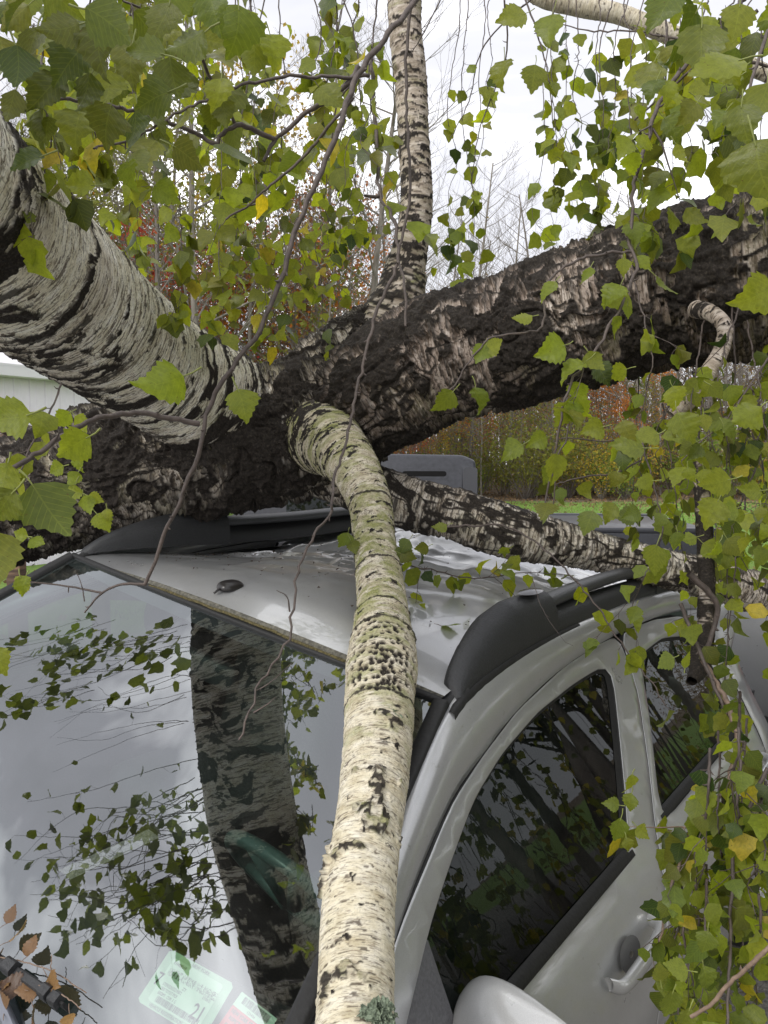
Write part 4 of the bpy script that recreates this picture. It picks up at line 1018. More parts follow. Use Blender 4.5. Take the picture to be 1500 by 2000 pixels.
T([(742, 375, 1.52), (738, 384, 1.52), (712, 382, 1.5)], (.004, .0025)); T([(812, -80, 1.85), (800, 20, 1.88), (793, 120, 1.9), (795, 260, 1.9), (800, 380, 1.88), (780, 500, 1.85), (790, 560, 1.8), (792, 640, 1.75)], (.004, .0028))
T([(566, 1195, 1.08), (560, 1165, 1.08), (540, 1153, 1.08)], .0013); T([(502, 1348, 1.04), (525, 1335, 1.03), (570, 1295, 1.03)], .0009); T([(495, 1392, 1.03), (520, 1377, 1.03), (538, 1362, 1.03)], .0013)
T([(388, 828, .95), (340, 818, .93), (270, 808, .9), (200, 815, .86), (140, 840, .82), (80, 880, .78), (20, 920, .74), (-60, 990, .7)], (.0034, .0022), leaf=0)
T([(120, 750, .85), (95, 810, .83), (60, 870, .8), (35, 930, .78), (-10, 980, .76)], (.0014, .0009), leaf=6, size=.03, bri=.5)
T([(1490, -60, 1.5), (1450, 0, 1.45), (1400, 60, 1.4), (1330, 140, 1.36), (1290, 200, 1.33), (1256, 300, 1.3), (1238, 365, 1.29), (1232, 440, 1.28), (1232, 492, 1.27), (1246, 520, 1.25), (1220, 580, 1.22), (1190, 640, 1.2), (1158, 690, 1.18), (1120, 740, 1.16), (1098, 800, 1.15), (1086, 870, 1.15), (1075, 930, 1.15), (1062, 1000, 1.15)], (.0048, .0014), leaf=10, size=.042, sub=3, big=True, start=.4)
T([(1234, 492, 1.27), (1190, 494, 1.26), (1130, 507, 1.25), (1085, 535, 1.24), (1064, 570, 1.23), (1058, 640, 1.22), (1010, 650, 1.21), (960, 660, 1.2), (930, 690, 1.2), (880, 762, 1.2)], (.0024, .0012), leaf=0)
T([(1480, 20, 1.3), (1400, 90, 1.35), (1335, 150, 1.4), (1290, 190, 1.45), (1240, 235, 1.5)], (.003, .0016), leaf=5)
T([(1500, 60, 1.1), (1480, 120, 1.08), (1460, 190, 1.05), (1452, 260, 1.05), (1466, 310, 1.05)], (.0026, .0012), leaf=0)
T([(1500, 700, 1.5), (1460, 760, 1.45), (1410, 830, 1.4), (1370, 860, 1.38), (1330, 900, 1.36)], (.0022, .001), leaf=8, size=.045, big=True)
T([(1110, 790, 1.35), (1106, 860, 1.35), (1090, 890, 1.35), (1080, 990, 1.35), (1075, 1005, 1.35)], (.0016, .001), leaf=2, size=.04)
T([(1260, 850, 1.5), (1180, 862, 1.48), (1110, 855, 1.45), (1090, 858, 1.45)], (.0016, .001)); T([(1250, 900, 1.5), (1200, 925, 1.46), (1150, 930, 1.44), (1100, 942, 1.42), (1052, 958, 1.4), (1048, 975, 1.4)], (.002, .001), leaf=5, size=.04)
T([(690, 1060, 1.75), (760, 1096, 1.78), (840, 1112, 1.85), (930, 1130, 1.9), (1010, 1120, 1.95), (1100, 1120, 1.95)], (.002, .001), leaf=22, size=.042, hang=.35, sub=3)
T([(870, 1030, 1.75), (960, 1025, 1.72), (1010, 1035, 1.7), (1070, 1080, 1.66), (1120, 1130, 1.6), (1170, 1190, 1.5), (1230, 1280, 1.4), (1270, 1330, 1.36), (1300, 1380, 1.3)], (.0022, .0012), leaf=6, size=.04, start=.45)
T([(1040, 1130, 1.4), (1060, 1190, 1.38), (1100, 1250, 1.36), (1120, 1262, 1.36)], .0008)
T([(1372, 1290, 1.45), (1408, 1350, 1.4), (1436, 1420, 1.35), (1430, 1500, 1.3), (1395, 1570, 1.26), (1350, 1640, 1.22), (1322, 1700, 1.2), (1300, 1790, 1.18), (1278, 1868, 1.16)], (.005, .0014), leaf=8, size=.045, sub=4, mat=twigl_m)
T([(1540, 1810, .75), (1480, 1870, .76), (1420, 1925, .78), (1385, 1965, .79), (1350, 1986, .8)], (.0022, .0018), mat=twigl_m)
T([(1500, 1500, 1.1), (1440, 1640, 1.08), (1428, 1760, 1.05), (1425, 1880, 1.0), (1420, 2040, .95)], (.003, .0016), leaf=14, size=.045, big=True)
T([(1330, 1180, 1.5), (1352, 1240, 1.45), (1400, 1350, 1.4), (1470, 1480, 1.35), (1560, 1600, 1.3)], (.004, .002), leaf=8, size=.045)
T([(1345, 1120, 1.5), (1400, 1180, 1.5), (1390, 1240, 1.5), (1370, 1290, 1.45)], (.006, .004))
T([(860, 0, 1.9), (830, 60, 1.9), (800, 110, 1.95)], (.0016, .001))

# drooping strands, upper right against the sky
for (px, py, ln, n, d) in ((905, 110, 450, 12, 2.3), (880, 160, 380, 12, 2.35), (935, 150, 330, 7, 2.3), (960, 100, 150, 4, 2.2), (1075, 60, 450, 13, 2.0), (1060, 180, 300, 10, 2.1), (1105, 50, 330, 9, 2.0), (1130, 90, 260, 12, 1.9),
                           (1165, 100, 260, 14, 1.95), (1200, 90, 330, 14, 1.9), (1230, 70, 420, 16, 1.85), (1180, 240, 240, 8, 1.9), (1262, 80, 380, 14, 1.7), (1300, 90, 300, 14, 1.6), (1330, 60, 300, 14, 1.5), (1370, 40, 330, 15, 1.5), (1410, 40, 300, 13, 1.4), (1450, 30, 320, 13, 1.3), (1490, 60, 330, 12, 1.2), (1240, 340, 150, 9, 1.6), (1280, 300, 170, 9, 1.6)):
    strand(px, py, d, ln, n, R=None, size=.048 if d < 2 else .044) if False else twig([(px+rb.uniform(-25, 60), -90, d+.08), (px+rb.uniform(-12, 25), (py-60)/2, d+.04)]+[(px+rb.uniform(-30, 30)*i/5*1.2, py+ln*i/5, d+rb.uniform(-.04, .04)) for i in range(6)], (.0018, .0005), leaf=n, size=.047, sub=2 if n > 11 else 0, R=rb, start=(py+90)/(py+90+ln)+.04)
# arching branch ends that carry them
T([(1050, -10, 2.2), (1000, 30, 2.2), (940, 100, 2.25), (915, 200, 2.3), (880, 270, 2.32)], (.0026, .001)); T([(985, 0, 2.1), (990, 100, 2.15), (960, 190, 2.2), (935, 260, 2.2), (920, 360, 2.25)], (.0026, .001), leaf=3); T([(1020, -20, 2.0), (1060, 100, 2.0), (1078, 200, 2.0), (1080, 300, 2.0)], (.0024, .001), leaf=3)
T([(1500, 130, 1.6), (1420, 110, 1.6), (1340, 80, 1.65), (1250, 62, 1.7), (1150, 60, 1.8), (1080, 40, 1.9)], (.003, .001), leaf=12)
# upper left mass between the near leaves and the wood
for k in range(27):
    px = rb.uniform(250, 745); d = rb.uniform(1.45, 2.5); top = rb.uniform(-60, 330) if px < 560 else rb.uniform(-60, 200); ln = rb.uniform(180, 420)
    twig(([(px+rb.uniform(-60, 60), -90, d)] if top > 0 else [])+[(px+rb.uniform(-40, 40)*i/4, top+ln*i/4, d+rb.uniform(-.05, .05)) for i in range(5)], (.0018, .0005), leaf=rb.randint(9, 15), size=.046, sub=2, R=rb, yel=.10, bri=None, start=max(.1, (top+90)/(top+90+ln)-.15) if top > 0 else .1)
for k in range(9):
    px = rb.uniform(60, 330); d = rb.uniform(1.1, 1.9); top = rb.uniform(-40, 160); ln = rb.uniform(150, 300)
    twig([(px+rb.uniform(-40, 40)*i/4, top+ln*i/4, d+rb.uniform(-.05, .05)) for i in range(5)], (.0018, .0005), leaf=13, size=.046, sub=2, R=rb, yel=.10)
for (px, py, ln, d) in ((470, 300, 320, 2.0), (520, 400, 270, 2.1), (585, 380, 260, 2.2), (620, 430, 220, 2.3), (430, 420, 220, 1.9), (350, 380, 220, 1.7), (550, 250, 330, 2.0), (640, 300, 200, 2.3), (690, 250, 200, 2.3)):
    twig([(px+rb.uniform(-20, 20)*i/4, py+ln*i/4, d+rb.uniform(-.05, .05)) for i in range(5)], (.0016, .0005), leaf=15, size=.045, sub=2, R=rb, yel=.12)
# right-hand curtain
for k in range(27):
    px = rb.triangular(1200, 1570, 1480); py = rb.uniform(690, 1100); d = rb.uniform(1.35, 2.0); ln = rb.uniform(150, 330); ln = min(ln, 1215-py) if px < 1400 else ln; dx = rb.uniform(-70, 50)
    if px < 1290 and py > 850: py -= 180
    if px < 1290: ln = min(ln, 1130-py)
    twig([(px+rb.uniform(-60, 120), py-170, d+.15)]+[(px+dx*i/4, py+ln*i/4*(1 if i < 3 else .95), d+rb.uniform(-.06, .04)) for i in range(5)], (.002, .0006), leaf=rb.randint(7, 11), size=.038, sub=2, R=rb, yel=.07, start=.3)
for k in range(25):
    px = rb.uniform(1385, 1580); py = rb.uniform(1250, 1750); d = rb.uniform(1.0, 1.35); ln = rb.uniform(180, 360); px = px-60 if py > 1560 else px
    twig([(px+rb.uniform(-35, 15)*i/4, py+ln*i/4, d+rb.uniform(-.04, .04)) for i in range(5)], (.002, .0006), leaf=rb.randint(7, 12), size=.032, sub=2, R=rb, yel=.05)


# big leaves right in front of the lens: centre x, y, depth, length px, direction of the tip (deg, 0 = right, 90 = up), brightness, yellow
NL = []
def nleaf(px, py, d, L, ang, bri, yel=.05, tilt=.0, face=.35):
    near = Leaves(); nmb = MB(); L = L*.76 if L > 84 else (L*.86 if px > 1150 else L)
    a = math.radians(ang); right = np.array([1.0, 0, 0]); up = CAMN[:3, 1]; back = CAMN[:3, 2]
    tip = right*math.cos(a)+up*math.sin(a)+back*tilt; tip /= np.linalg.norm(tip); nr = back + rvec(rb)*face*1.9 + up*.2
    p = W(px, py, d); l = L*d/FPX; near.add(p-tip*l*.45, tip, nr, l, yel, bri, rb, True)
    b = p-tip*l*.45; e = b-tip*l*.35+rvec(rb)*l*.08; V, F = tube_simple([b+tip*l*.1, (b+e)/2+rvec(rb)*l*.03, e], [.0005, .0007, .0009], 4)
    NL.append((L, near, V, F))
for a in ((52, 316, .62, 78, 200, .12), (60, 90, .6, 120, 250, .12), (135, 125, .58, 130, 235, .15), (215, 38, .5, 150, 335, .30), (190, 95, .55, 130, 260, .10), (250, 120, .6, 120, 255, .22), (165, 180, .6, 110, 250, .12), (95, 180, .6, 120, 240, .10), (262, 258, .75, 115, 262, .12), (320, 40, .6, 110, 250, .22), (365, 85, .6, 120, 210, .30), (285, 100, .55, 110, 170, .35), (20, 205, .6, 90, 250, .12), (120, 60, .55, 110, 200, .15),
          (500, 110, .8, 110, 280, .40), (535, 95, .8, 95, 285, .75), (365, 300, .9, 70, 330, .10), (253, 340, .9, 85, 275, .70), (155, 362, .9, 65, 180, .75), (325, 375, .95, 62, 330, .65), (205, 240, .7, 110, 250, .15), (335, 150, .62, 110, 275, .25), (420, 20, .65, 120, 290, .35), (120, 0, .6, 120, 320, .45), (470, 60, .7, 150, 275, .45), (30, 20, .55, 120, 230, .2), (40, 130, .55, 120, 280, .12), (300, 190, .6, 110, 200, .25), (355, 170, .65, 100, 255, .15), (430, 180, .8, 85, 265, .6), (150, 250, .8, 80, 260, .4), (215, 170, .66, 100, 285, .5),
          (320, 752, .60, 125, 205, .72), (474, 790, .62, 92, 285, .45), (92, 995, .52, 165, 300, .22), (142, 868, .55, 105, 205, .65), (20, 820, .5, 120, 195, .6), (5, 935, .5, 95, 250, .5), (-5, 1090, .5, 150, 280, .25), (5, 985, .5, 100, 230, .3), (0, 1290, .5, 60, 300, .5), (45, 1142, .8, 40, 290, .6),
          (1335, 60, .62, 150, 235, .25), (1365, 95, .6, 150, 262, .30), (1410, 130, .55, 130, 200, .70), (1480, 330, .5, 170, 275, .30), (1300, 20, .7, 110, 250, .3), (1480, 580, .6, 120, 215, .60), (1450, 240, .7, 110, 275, .3), (1380, 60, .7, 95, 300, .7), (1490, 200, .7, 110, 255, .4), (1440, 40, .7, 100, 260, .5), (983, 142, 1.4, 60, 265, .45), (1043, 152, 1.4, 58, 265, .4), (1003, 35, 1.3, 60, 200, .5), (1070, 55, 1.3, 65, 255, .55),
          (870, 785, 1.15, 58, 235, .35), (933, 780, 1.15, 55, 280, .35), (1070, 567, 1.2, 52, 230, .75), (1147, 538, 1.2, 38, 250, .7), (1200, 575, 1.2, 62, 235, .7), (1218, 520, 1.2, 42, 270, .55), (1300, 556, 1.2, 62, 320, .35), (1225, 608, 1.2, 32, 270, .7), (1078, 683, 1.15, 62, 200, .8), (1022, 622, 1.2, 40, 195, .7), (1120, 722, 1.15, 62, 215, .75), (1160, 705, 1.15, 56, 300, .45), (1203, 730, 1.2, 60, 205, .7), (940, 690, 1.2, 42, 240, .55), (965, 678, 1.2, 40, 20, .7),
          (1000, 878, 1.2, 52, 205, .55), (1050, 860, 1.2, 45, 200, .6), (1068, 925, 1.25, 40, 240, .45), (860, 1030, 1.6, 30, 200, .4), (675, 1055, 1.7, 34, 250, .35), (690, 1068, 1.7, 30, 290, .2), (790, 1065, 1.7, 32, 230, .2), (825, 1072, 1.7, 28, 200, .2), (795, 1088, 1.7, 34, 330, .15), (780, 1082, 1.7, 32, 200, .2),
          (1275, 1090, .95, 70, 255, .5), (1230, 875, 1.0, 75, 180, .45), (1335, 835, 1.0, 80, 290, .45), (1160, 840, 1.1, 55, 200, .6), (1390, 1000, .95, 75, 240, .7), (1400, 945, .9, 75, 200, .55), (1265, 855, 1.1, 60, 200, .5), (1460, 815, .8, 80, 215, .6), (1150, 1020, 1.3, 52, 250, .4), (1190, 1000, 1.3, 52, 235, .5),
          (1205, 1620, 1.0, 58, 250, .45), (1232, 1530, 1.02, 45, 260, .6), (1228, 1565, 1.0, 42, 250, .5), (1195, 1570, 1.0, 40, 170, .35), (1225, 1650, 1.0, 36, 280, .4), (1255, 1625, 1.0, 40, 315, .6), (1348, 1745, .95, 62, 265, .4), (1323, 1895, .9, 55, 180, .55), (1300, 1290, 1.1, 45, 200, .5), (1340, 1290, 1.1, 40, 80, .7), (1240, 1200, 1.3, 44, 260, .5), (1290, 1900, 1.0, 45, 90, .3), (1380, 1910, .9, 60, 285, .4), (1310, 1960, .9, 62, 260, .35), (1340, 1990, .85, 55, 250, .3), (1380, 1840, .9, 55, 260, .35),
          (150, 880, 1.0, 34, 250, .6), (110, 915, 1.0, 32, 200, .7), (155, 905, 1.0, 36, 290, .65), (145, 935, 1.0, 34, 240, .6), (140, 965, 1.0, 44, 250, .6), (170, 985, 1.0, 40, 290, .7), (200, 1020, 1.0, 44, 300, .6), (185, 975, 1.0, 32, 330, .6), (40, 1045, 1.0, 32, 170, .7), (70, 1060, 1.0, 30, 330, .6), (210, 1005, 1.0, 26, 280, .6), (122, 818, 1.1, 44, 220, .9), (160, 825, 1.1, 40, 320, .9), (45, 1140, .9, 36, 250, .6)):
    nleaf(*a[:6], yel=rb.uniform(0, .16))
for k in range(34):   # dense cluster over the top-left corner
    nleaf(rb.uniform(-40, 400), rb.triangular(-60, 230, 20), rb.uniform(.8, 1.25), rb.uniform(42, 84), rb.uniform(200, 340), rb.uniform(0, .45), rb.uniform(0, .2))
for k in range(26):
    nleaf(rb.uniform(1240, 1540), rb.triangular(-60, 340, 30), rb.uniform(.85, 1.3), rb.uniform(42, 74), rb.uniform(200, 340), rb.uniform(.2, .8), rb.uniform(0, .2))
for k in range(26):
    nleaf(rb.uniform(1200, 1540), rb.uniform(720, 1110), rb.uniform(.95, 1.4), rb.uniform(34, 56), rb.uniform(180, 350), rb.uniform(.2, .8), rb.uniform(0, .2))
stalkm = simple('green_stalk', (.22, .25, .06), .5); NL.sort(key=lambda x: -x[0])
for k, (L, lf, V, F) in enumerate(NL[:100]):
    o = lf.build('leaf', LEAFM, birch); link('stalk', npmesh('stalk', V, F), stalkm, o)
rest = Leaves(); SV, SF, b_ = [], [], 0
for L, lf, V, F in NL[100:]:
    rest.V[True] += lf.V[True]; rest.C[True] += lf.C[True]; SV.append(V); SF.append(F+b_); b_ += len(V)
o = rest.build('small_leaves', LEAFM, birch); tag(o, kind='stuff'); o = link('leaf_stalks', npmesh('leaf_stalks', np.concatenate(SV), np.concatenate(SF)), stalkm, birch, True); tag(o, kind='stuff')

# foliage above the bonnet and to the driver's side, met in the glass reflections
def RP(px, py, dist):
    h = hit_t(px, py, WSP, WSN); d = h-CT; d /= np.linalg.norm(d); r = d-2*(d@WSN)*WSN; return t2w(h+r*dist)
cloud = MB(); cl = Leaves()
def rtwig(pts, rad, leaf, size=.05, sub=0, dist=2.0):
    P = [RP(x, y, dist+.08*math.sin(i*1.7)) for i, (x, y) in enumerate(pts)]; n = max(6, len(P)*5); C = cr(P, n); C += np.array([rvec(rb) for _ in range(n)])*.004
    V, F = tube_simple(C, np.linspace(rad, rad*.3, n), 5); cloud.add(V, F.tolist())
    for k in range(leaf):
        i = rb.randrange(2, n); q = C[i]+rvec(rb)*rb.uniform(.02, .07); V, F = tube_simple([C[i], (C[i]+q)/2, q], .0006, 3); cloud.add(V, F.tolist()); cl.add(q, -UP*.5+rvec(rb)*.8, rvec(rb), size*rb.uniform(.7, 1.2), .05, rb.random()*.6, rb)
for k in range(26):
    x0 = rb.uniform(100, 430); y0 = rb.uniform(1150, 1420); rtwig([(x0-rb.uniform(60, 150)*i, y0+rb.uniform(-14, 26)*i) for i in range(4)], .0022, rb.randint(5, 12), .075, dist=rb.uniform(1.7, 2.6))
for k in range(7): 
    x0 = rb.uniform(380, 430); y0 = rb.uniform(1400, 1540); rtwig([(x0-110*i, y0+rb.uniform(-5, 30)*i) for i in range(4)], .0018, 1, dist=2.2)
for k in range(34):
    x0 = rb.uniform(400, 560); y0 = rb.uniform(1600, 1860)+ (x0-430)*.5; rtwig([(x0-rb.uniform(70, 120)*i, y0+rb.uniform(15, 50)*i) for i in range(5)], .0022, rb.randint(4, 11), .058, dist=rb.uniform(1.6, 2.4))
for k in range(10):
    x0 = rb.uniform(400, 560); y0 = rb.uniform(1830, 1930); rtwig([(x0-50*i, y0+rb.uniform(5, 30)*i) for i in range(4)], .002, 6, .05, dist=2.0)
for k in range(16):
    x0 = rb.uniform(585, 690); y0 = rb.uniform(1240, 1620); rtwig([(x0+rb.uniform(-30, 30)*i, y0+rb.uniform(10, 40)*i) for i in range(3)], .0022, 12, .045, dist=rb.uniform(1.6, 2.6))
for k in range(3): rtwig([(640+rb.uniform(-30, 20), 1240), (632, 1400), (640+rb.uniform(-20, 20), 1700)], .006, 6, dist=2.4)
c_ = cloud.build('overhead_branch', twig_m, birch, True); cl.build('leaves', LEAFM, c_, False)
# curtain beyond the driver's door, outside the frame
cloud = MB(); cl = Leaves()
for k in range(150):
    a = np.array([rb.uniform(1.55, 3.2), rb.uniform(-1.2, 4.6), rb.uniform(1.3, 3.0)])
    if a[1] < 1.5: a[0] = max(a[0], 2.3)
    P = [t2w(a)]; L = rb.uniform(.7, 1.7)
    for i in range(5): P.append(P[-1]+np.array([rb.gauss(0, .05), rb.gauss(0, .05), -L/5]))
    C = cr(P, 24); V, F = tube_simple(C, np.linspace(.003, .0008, 24), 4); cloud.add(V, F.tolist())
    for q in range(17):
        i = rb.randrange(1, 24); p = C[i]+rvec(rb)*.035; cl.add(p, -UP*.8+rvec(rb)*.5, rvec(rb), .05*rb.uniform(.8, 1.3), .12 if rb.random() < .8 else .8, None, rb)
c_ = cloud.build('side_branch', twig_m, birch, True); cl.build('leaves', LEAFM, c_, False)
# ------------------------------------------------------------------ ground
_zt = TRUCKN[:3, 2]; _c0 = t2w((XC, .7, 0))
def ground_z(x, y):
    x = np.asarray(x, float); y = np.asarray(y, float)
    pl = _c0[2] - (_zt[0]*(x-_c0[0]) + _zt[1]*(y-_c0[1]))/_zt[2]
    d = np.hypot(x-_c0[0], y-_c0[1]); w = 1-sst(d, 2.2, 7.0)
    far = .10*np.sin(x*.13+1)*np.sin(y*.09) + .35*sst(y, 34, 80) + .05*(vn(np.stack([x*.6, y*.6, 0*x], -1), 4)-.5)
    return w*pl + (1-w)*far
def ring_coords(n, R_): u = np.linspace(-1, 1, n); return np.sign(u)*(np.abs(u)**2.6)*R_
gx = ring_coords(181, 260); gy = ring_coords(181, 260)
X_, Y_ = np.meshgrid(gx, gy, indexing='ij'); Z_ = ground_z(X_, Y_)
i, j = np.meshgrid(np.arange(180), np.arange(180), indexing='ij'); F = np.stack([i*181+j, (i+1)*181+j, (i+1)*181+j+1, i*181+j+1], -1).reshape(-1, 4)
t = NT('ground_grass'); tcn = t.n('ShaderNodeTexCoord'); o = tcn.outputs['Object']
n1_ = t.noise(o, .35, 5, .6); n2_ = t.noise(o, 9, 5, .7); n3_ = t.noise(o, 60, 3, .7)
g = t.ramp(n2_, (.3, (.08, .16, .02)), (.5, (.15, .26, .035)), (.7, (.25, .34, .07)))
br = t.ramp(n3_, (.3, (.09, .07, .045)), (.7, (.20, .145, .09)))
sp = t.n('ShaderNodeSeparateXYZ'); t.l(o, sp.inputs[0])
edge = t.math('ADD', sp.outputs[1], t.math('MULTIPLY', n1_, 10))
wood = t.ramp(t.math('MULTIPLY', edge, .01), (.405, (0, 0, 0)), (.43, (1, 1, 1)))
lf = t.ramp(t.noise(o, 26, 2, .5), (.60, (0, 0, 0)), (.66, (1, 1, 1)))
c = t.mix(t.math('MULTIPLY', lf, .5), g, br); c = t.mix(wood, c, br)
neutral_ground = t.ramp(t.math('MULTIPLY', t.math('ADD', sp.outputs[1], t.math('MULTIPLY', n1_, 3)), .1), (.95, (1, 1, 1)), (1.0, (0, 0, 0))); c = t.mix(neutral_ground, c, t.ramp(n3_, (.3, (.11, .10, .09)), (.7, (.30, .28, .26))))  # near ground greyed, an invented gravel tone that cuts green bounced light
b = t.bsdf(c, .95); t.bump(n3_, b, .8, .03)
tag(link('ground', npmesh('ground', np.stack([X_, Y_, Z_], -1).reshape(-1, 3), F), t.fin(b)), kind='structure')
R = np.random.default_rng(3)
# grass blades of the field
def blades(n, x0, x1, y0, y1, h):
    x = R.uniform(x0, x1, n); y = R.uniform(y0, y1, n); z = ground_z(x, y); a = R.uniform(0, 2*PI, n); w = R.uniform(.006, .014, n); hh = h*R.uniform(.5, 1.3, n)
    dx, dy = np.cos(a)*w, np.sin(a)*w; lx, ly = R.normal(0, .3, n)*hh, R.normal(0, .3, n)*hh
    V = np.stack([np.stack([x-dx, y-dy, z-.01], -1), np.stack([x+dx, y+dy, z-.01], -1), np.stack([x+lx, y+ly, z+hh], -1)], 1).reshape(-1, 3)
    return V
V = np.concatenate([blades(60000, -4, 26, 9, 36, .09), blades(26000, 26*.2, 14, 9.5, 12, .10)])
gm_ = simple('grass_blade', (.17, .29, .045), .8, 2.0, .5); tag(link('grass', npmesh('grass', V, np.arange(len(V)).reshape(-1, 3)), gm_, smooth=False), kind='stuff')
# fallen leaves on the field and under the wood's edge
n = 22000; x = R.uniform(-30, 36, n); y = np.concatenate([R.uniform(8, 33, n//4), R.uniform(32, 48, n-n//4)]); z = ground_z(x, y)+.03; s_ = R.uniform(.03, .07, n)
a = R.normal(size=(n, 3)); a /= np.linalg.norm(a, axis=1)[:, None]; b_ = np.cross(a, R.normal(size=(n, 3))); b_ /= np.linalg.norm(b_, axis=1)[:, None]; p = np.stack([x, y, z], -1)
V = np.stack([p-a*s_[:, None], p+b_*s_[:, None]*.7, p+a*s_[:, None], p-b_*s_[:, None]*.7], 1).reshape(-1, 3)
tag(link('leaf_litter', npmesh('leaf_litter', V, np.arange(len(V)).reshape(-1, 4)), simple('litter', (.22, .14, .07), .9, 1.5, .7), smooth=False), kind='stuff')

# ------------------------------------------------------------------ autumn wood
def crown_mat(name, c1, c2, c3):
    t = NT(name); g_ = t.n('ShaderNodeNewGeometry'); oi = t.n('ShaderNodeObjectInfo')
    rnd = g_.outputs['Random Per Island']; c = t.ramp(rnd, (0, c1), (.5, c2), (1, c3)); c = t.mix(t.math('MULTIPLY', oi.outputs['Random'], .35), c, c3); c = t.mix(.06, c, (.20, .17, .12))
    d = t.n('ShaderNodeBsdfDiffuse'); t.l(c, d.inputs[0]); tr = t.n('ShaderNodeBsdfTranslucent'); t.l(c, tr.inputs[0]); ms = t.n('ShaderNodeMixShader'); ms.inputs[0].default_value = .4
    t.l(d.outputs[0], ms.inputs[1]); t.l(tr.outputs[0], ms.inputs[2]); return t.fin(ms)
CM = dict(orange=crown_mat('orange_leaves', (.55, .17, .03), (.62, .26, .05), (.40, .12, .03)), red=crown_mat('red_leaves', (.42, .035, .04), (.50, .08, .06), (.55, .14, .05)),
          yellow=crown_mat('yellow_leaves', (.55, .40, .05), (.42, .36, .06), (.50, .30, .05)), olive=crown_mat('olive_leaves', (.22, .25, .05), (.30, .28, .06), (.16, .19, .05)),
          brown=crown_mat('brown_leaves', (.20, .14, .08), (.26, .19, .10), (.16, .12, .08)), green=crown_mat('green_leaves', (.16, .27, .04), (.28, .36, .06), (.12, .20, .04)), dark=crown_mat('shade_leaves', (.05, .09, .02), (.11, .14, .03), (.22, .17, .03)))
tm = NT('tree_bark'); tcn = tm.n('ShaderNodeTexCoord'); nn = tm.noise(tcn.outputs['Object'], 1, 5, .65, 0, (6, 6, 1.6)); oi = tm.n('ShaderNodeObjectInfo')
c = tm.mix(oi.outputs['Random'], tm.ramp(nn, (.3, (.085, .07, .06)), (.7, (.22, .19, .17))), tm.ramp(nn, (.3, (.14, .13, .10)), (.7, (.34, .31, .27))))
TBARK = tm.fin(tm.bsdf(c, .9))
def make_tree(seed, H, r0, kind, leafn, leafs, lo=.25, spread=1.0, br=34):
    r = random.Random(seed); segs = []; tips = []
    def grow(p, d, L, rad, lev):
        n = 5 if lev == 0 else (4 if lev < 3 else 3); P = [p]; nk = 9 if lev == 0 else 5
        for i in range(nk-1):
            d = d + np.array([r.gauss(0, 1), r.gauss(0, 1), r.gauss(0, .6)])*(.035 if lev == 0 else .13) + UP*(.03 if lev else .02); d /= np.linalg.norm(d); P.append(P[-1]+d*L/(nk-1))
        rr = [rad*(1-.78*i/(nk-1)) for i in range(nk)]; segs.append((np.array(P), rr, n))
        if lev >= 2: tips.append((P[-1], L)); tips.append((P[2], L))
        if lev >= 3: return
        cnt = {0: br, 1: 5, 2: 3}[lev]
        for k in range(cnt):
            f = lo+(1-lo)*((k+r.random())/cnt)**.85 if lev == 0 else r.uniform(.25, 1); i = min(nk-2, int(f*(nk-1))); q = P[i]+(P[i+1]-P[i])*(f*(nk-1)-i)
            az = r.uniform(0, 2*PI); up = r.uniform(.35, 1.0) if lev == 0 else r.uniform(.1, .7); e = np.array([math.cos(az), math.sin(az), up]); 
            if lev: e = e*.7+d*.8
            e /= np.linalg.norm(e); Lc = H*(.30*(1-f)+.09)*spread*r.uniform(.7, 1.2) if lev == 0 else L*r.uniform(.35, .6)
            grow(q, e, Lc, rr[i]*(.36 if lev == 0 else .6), lev+1)
    grow(np.array([0, 0, -.3]), np.array([r.gauss(0, .03), r.gauss(0, .03), 1.0]), H, r0, 0)
    Vs, Fs, b = [], [], 0
    for P, rr, n in segs:
        V, F = tube_simple(P, np.maximum(rr, .004), 3 if n < 4 else n); Vs.append(V); Fs.append(F+b); b += len(V)
    trunk = npmesh('trunk', np.concatenate(Vs), np.concatenate(Fs)); crown = None
    if leafn:
        g_ = np.random.default_rng(seed); T = np.array([t_[0] for t_ in tips]); k = g_.integers(0, len(T), leafn); keep = fbm(T[k]*.6+seed, 2, seed) > .44; k = k[keep]; n = len(k)
        c_ = T[k]+g_.normal(0, 1, (n, 3))*leafs*4.0; a_ = g_.normal(size=(n, 3)); a_ /= np.linalg.norm(a_, axis=1)[:, None]; b2 = np.cross(a_, g_.normal(size=(n, 3))); b2 /= np.linalg.norm(b2, axis=1)[:, None]; s_ = leafs*g_.uniform(.5, 1.3, (n, 1))
        V = np.stack([c_-a_*s_, c_+b2*s_*.75, c_+a_*s_, c_-b2*s_*.75], 1).reshape(-1, 3); crown = npmesh('crown', V, np.arange(len(V)).reshape(-1, 4))
    return trunk, crown
PROT = {}
for nm, a in dict(bare=[(1, 17, .14, 0, 0, .1), (2, 15, .10, 0, 0, .1), (3, 19, .17, 0, 0, .1), (4, 13, .07, 0, 0, .1)], orange=[(11, 12, .10, 0, 2600, .075), (12, 9, .07, 0, 2600, .07)], red=[(21, 10, .08, 0, 2200, .065)], yellow=[(31, 13, .10, 0, 2600, .075), (32, 8, .06, 0, 3000, .07)],
                 olive=[(41, 15, .13, 0, 3400, .085), (42, 11, .1, 0, 3400, .08)], dark=[(81, 9, .12, 0, 9000, .10), (82, 7, .10, 0, 8000, .10)]).items():
    PROT[nm] = [make_tree(*x) for x in a]
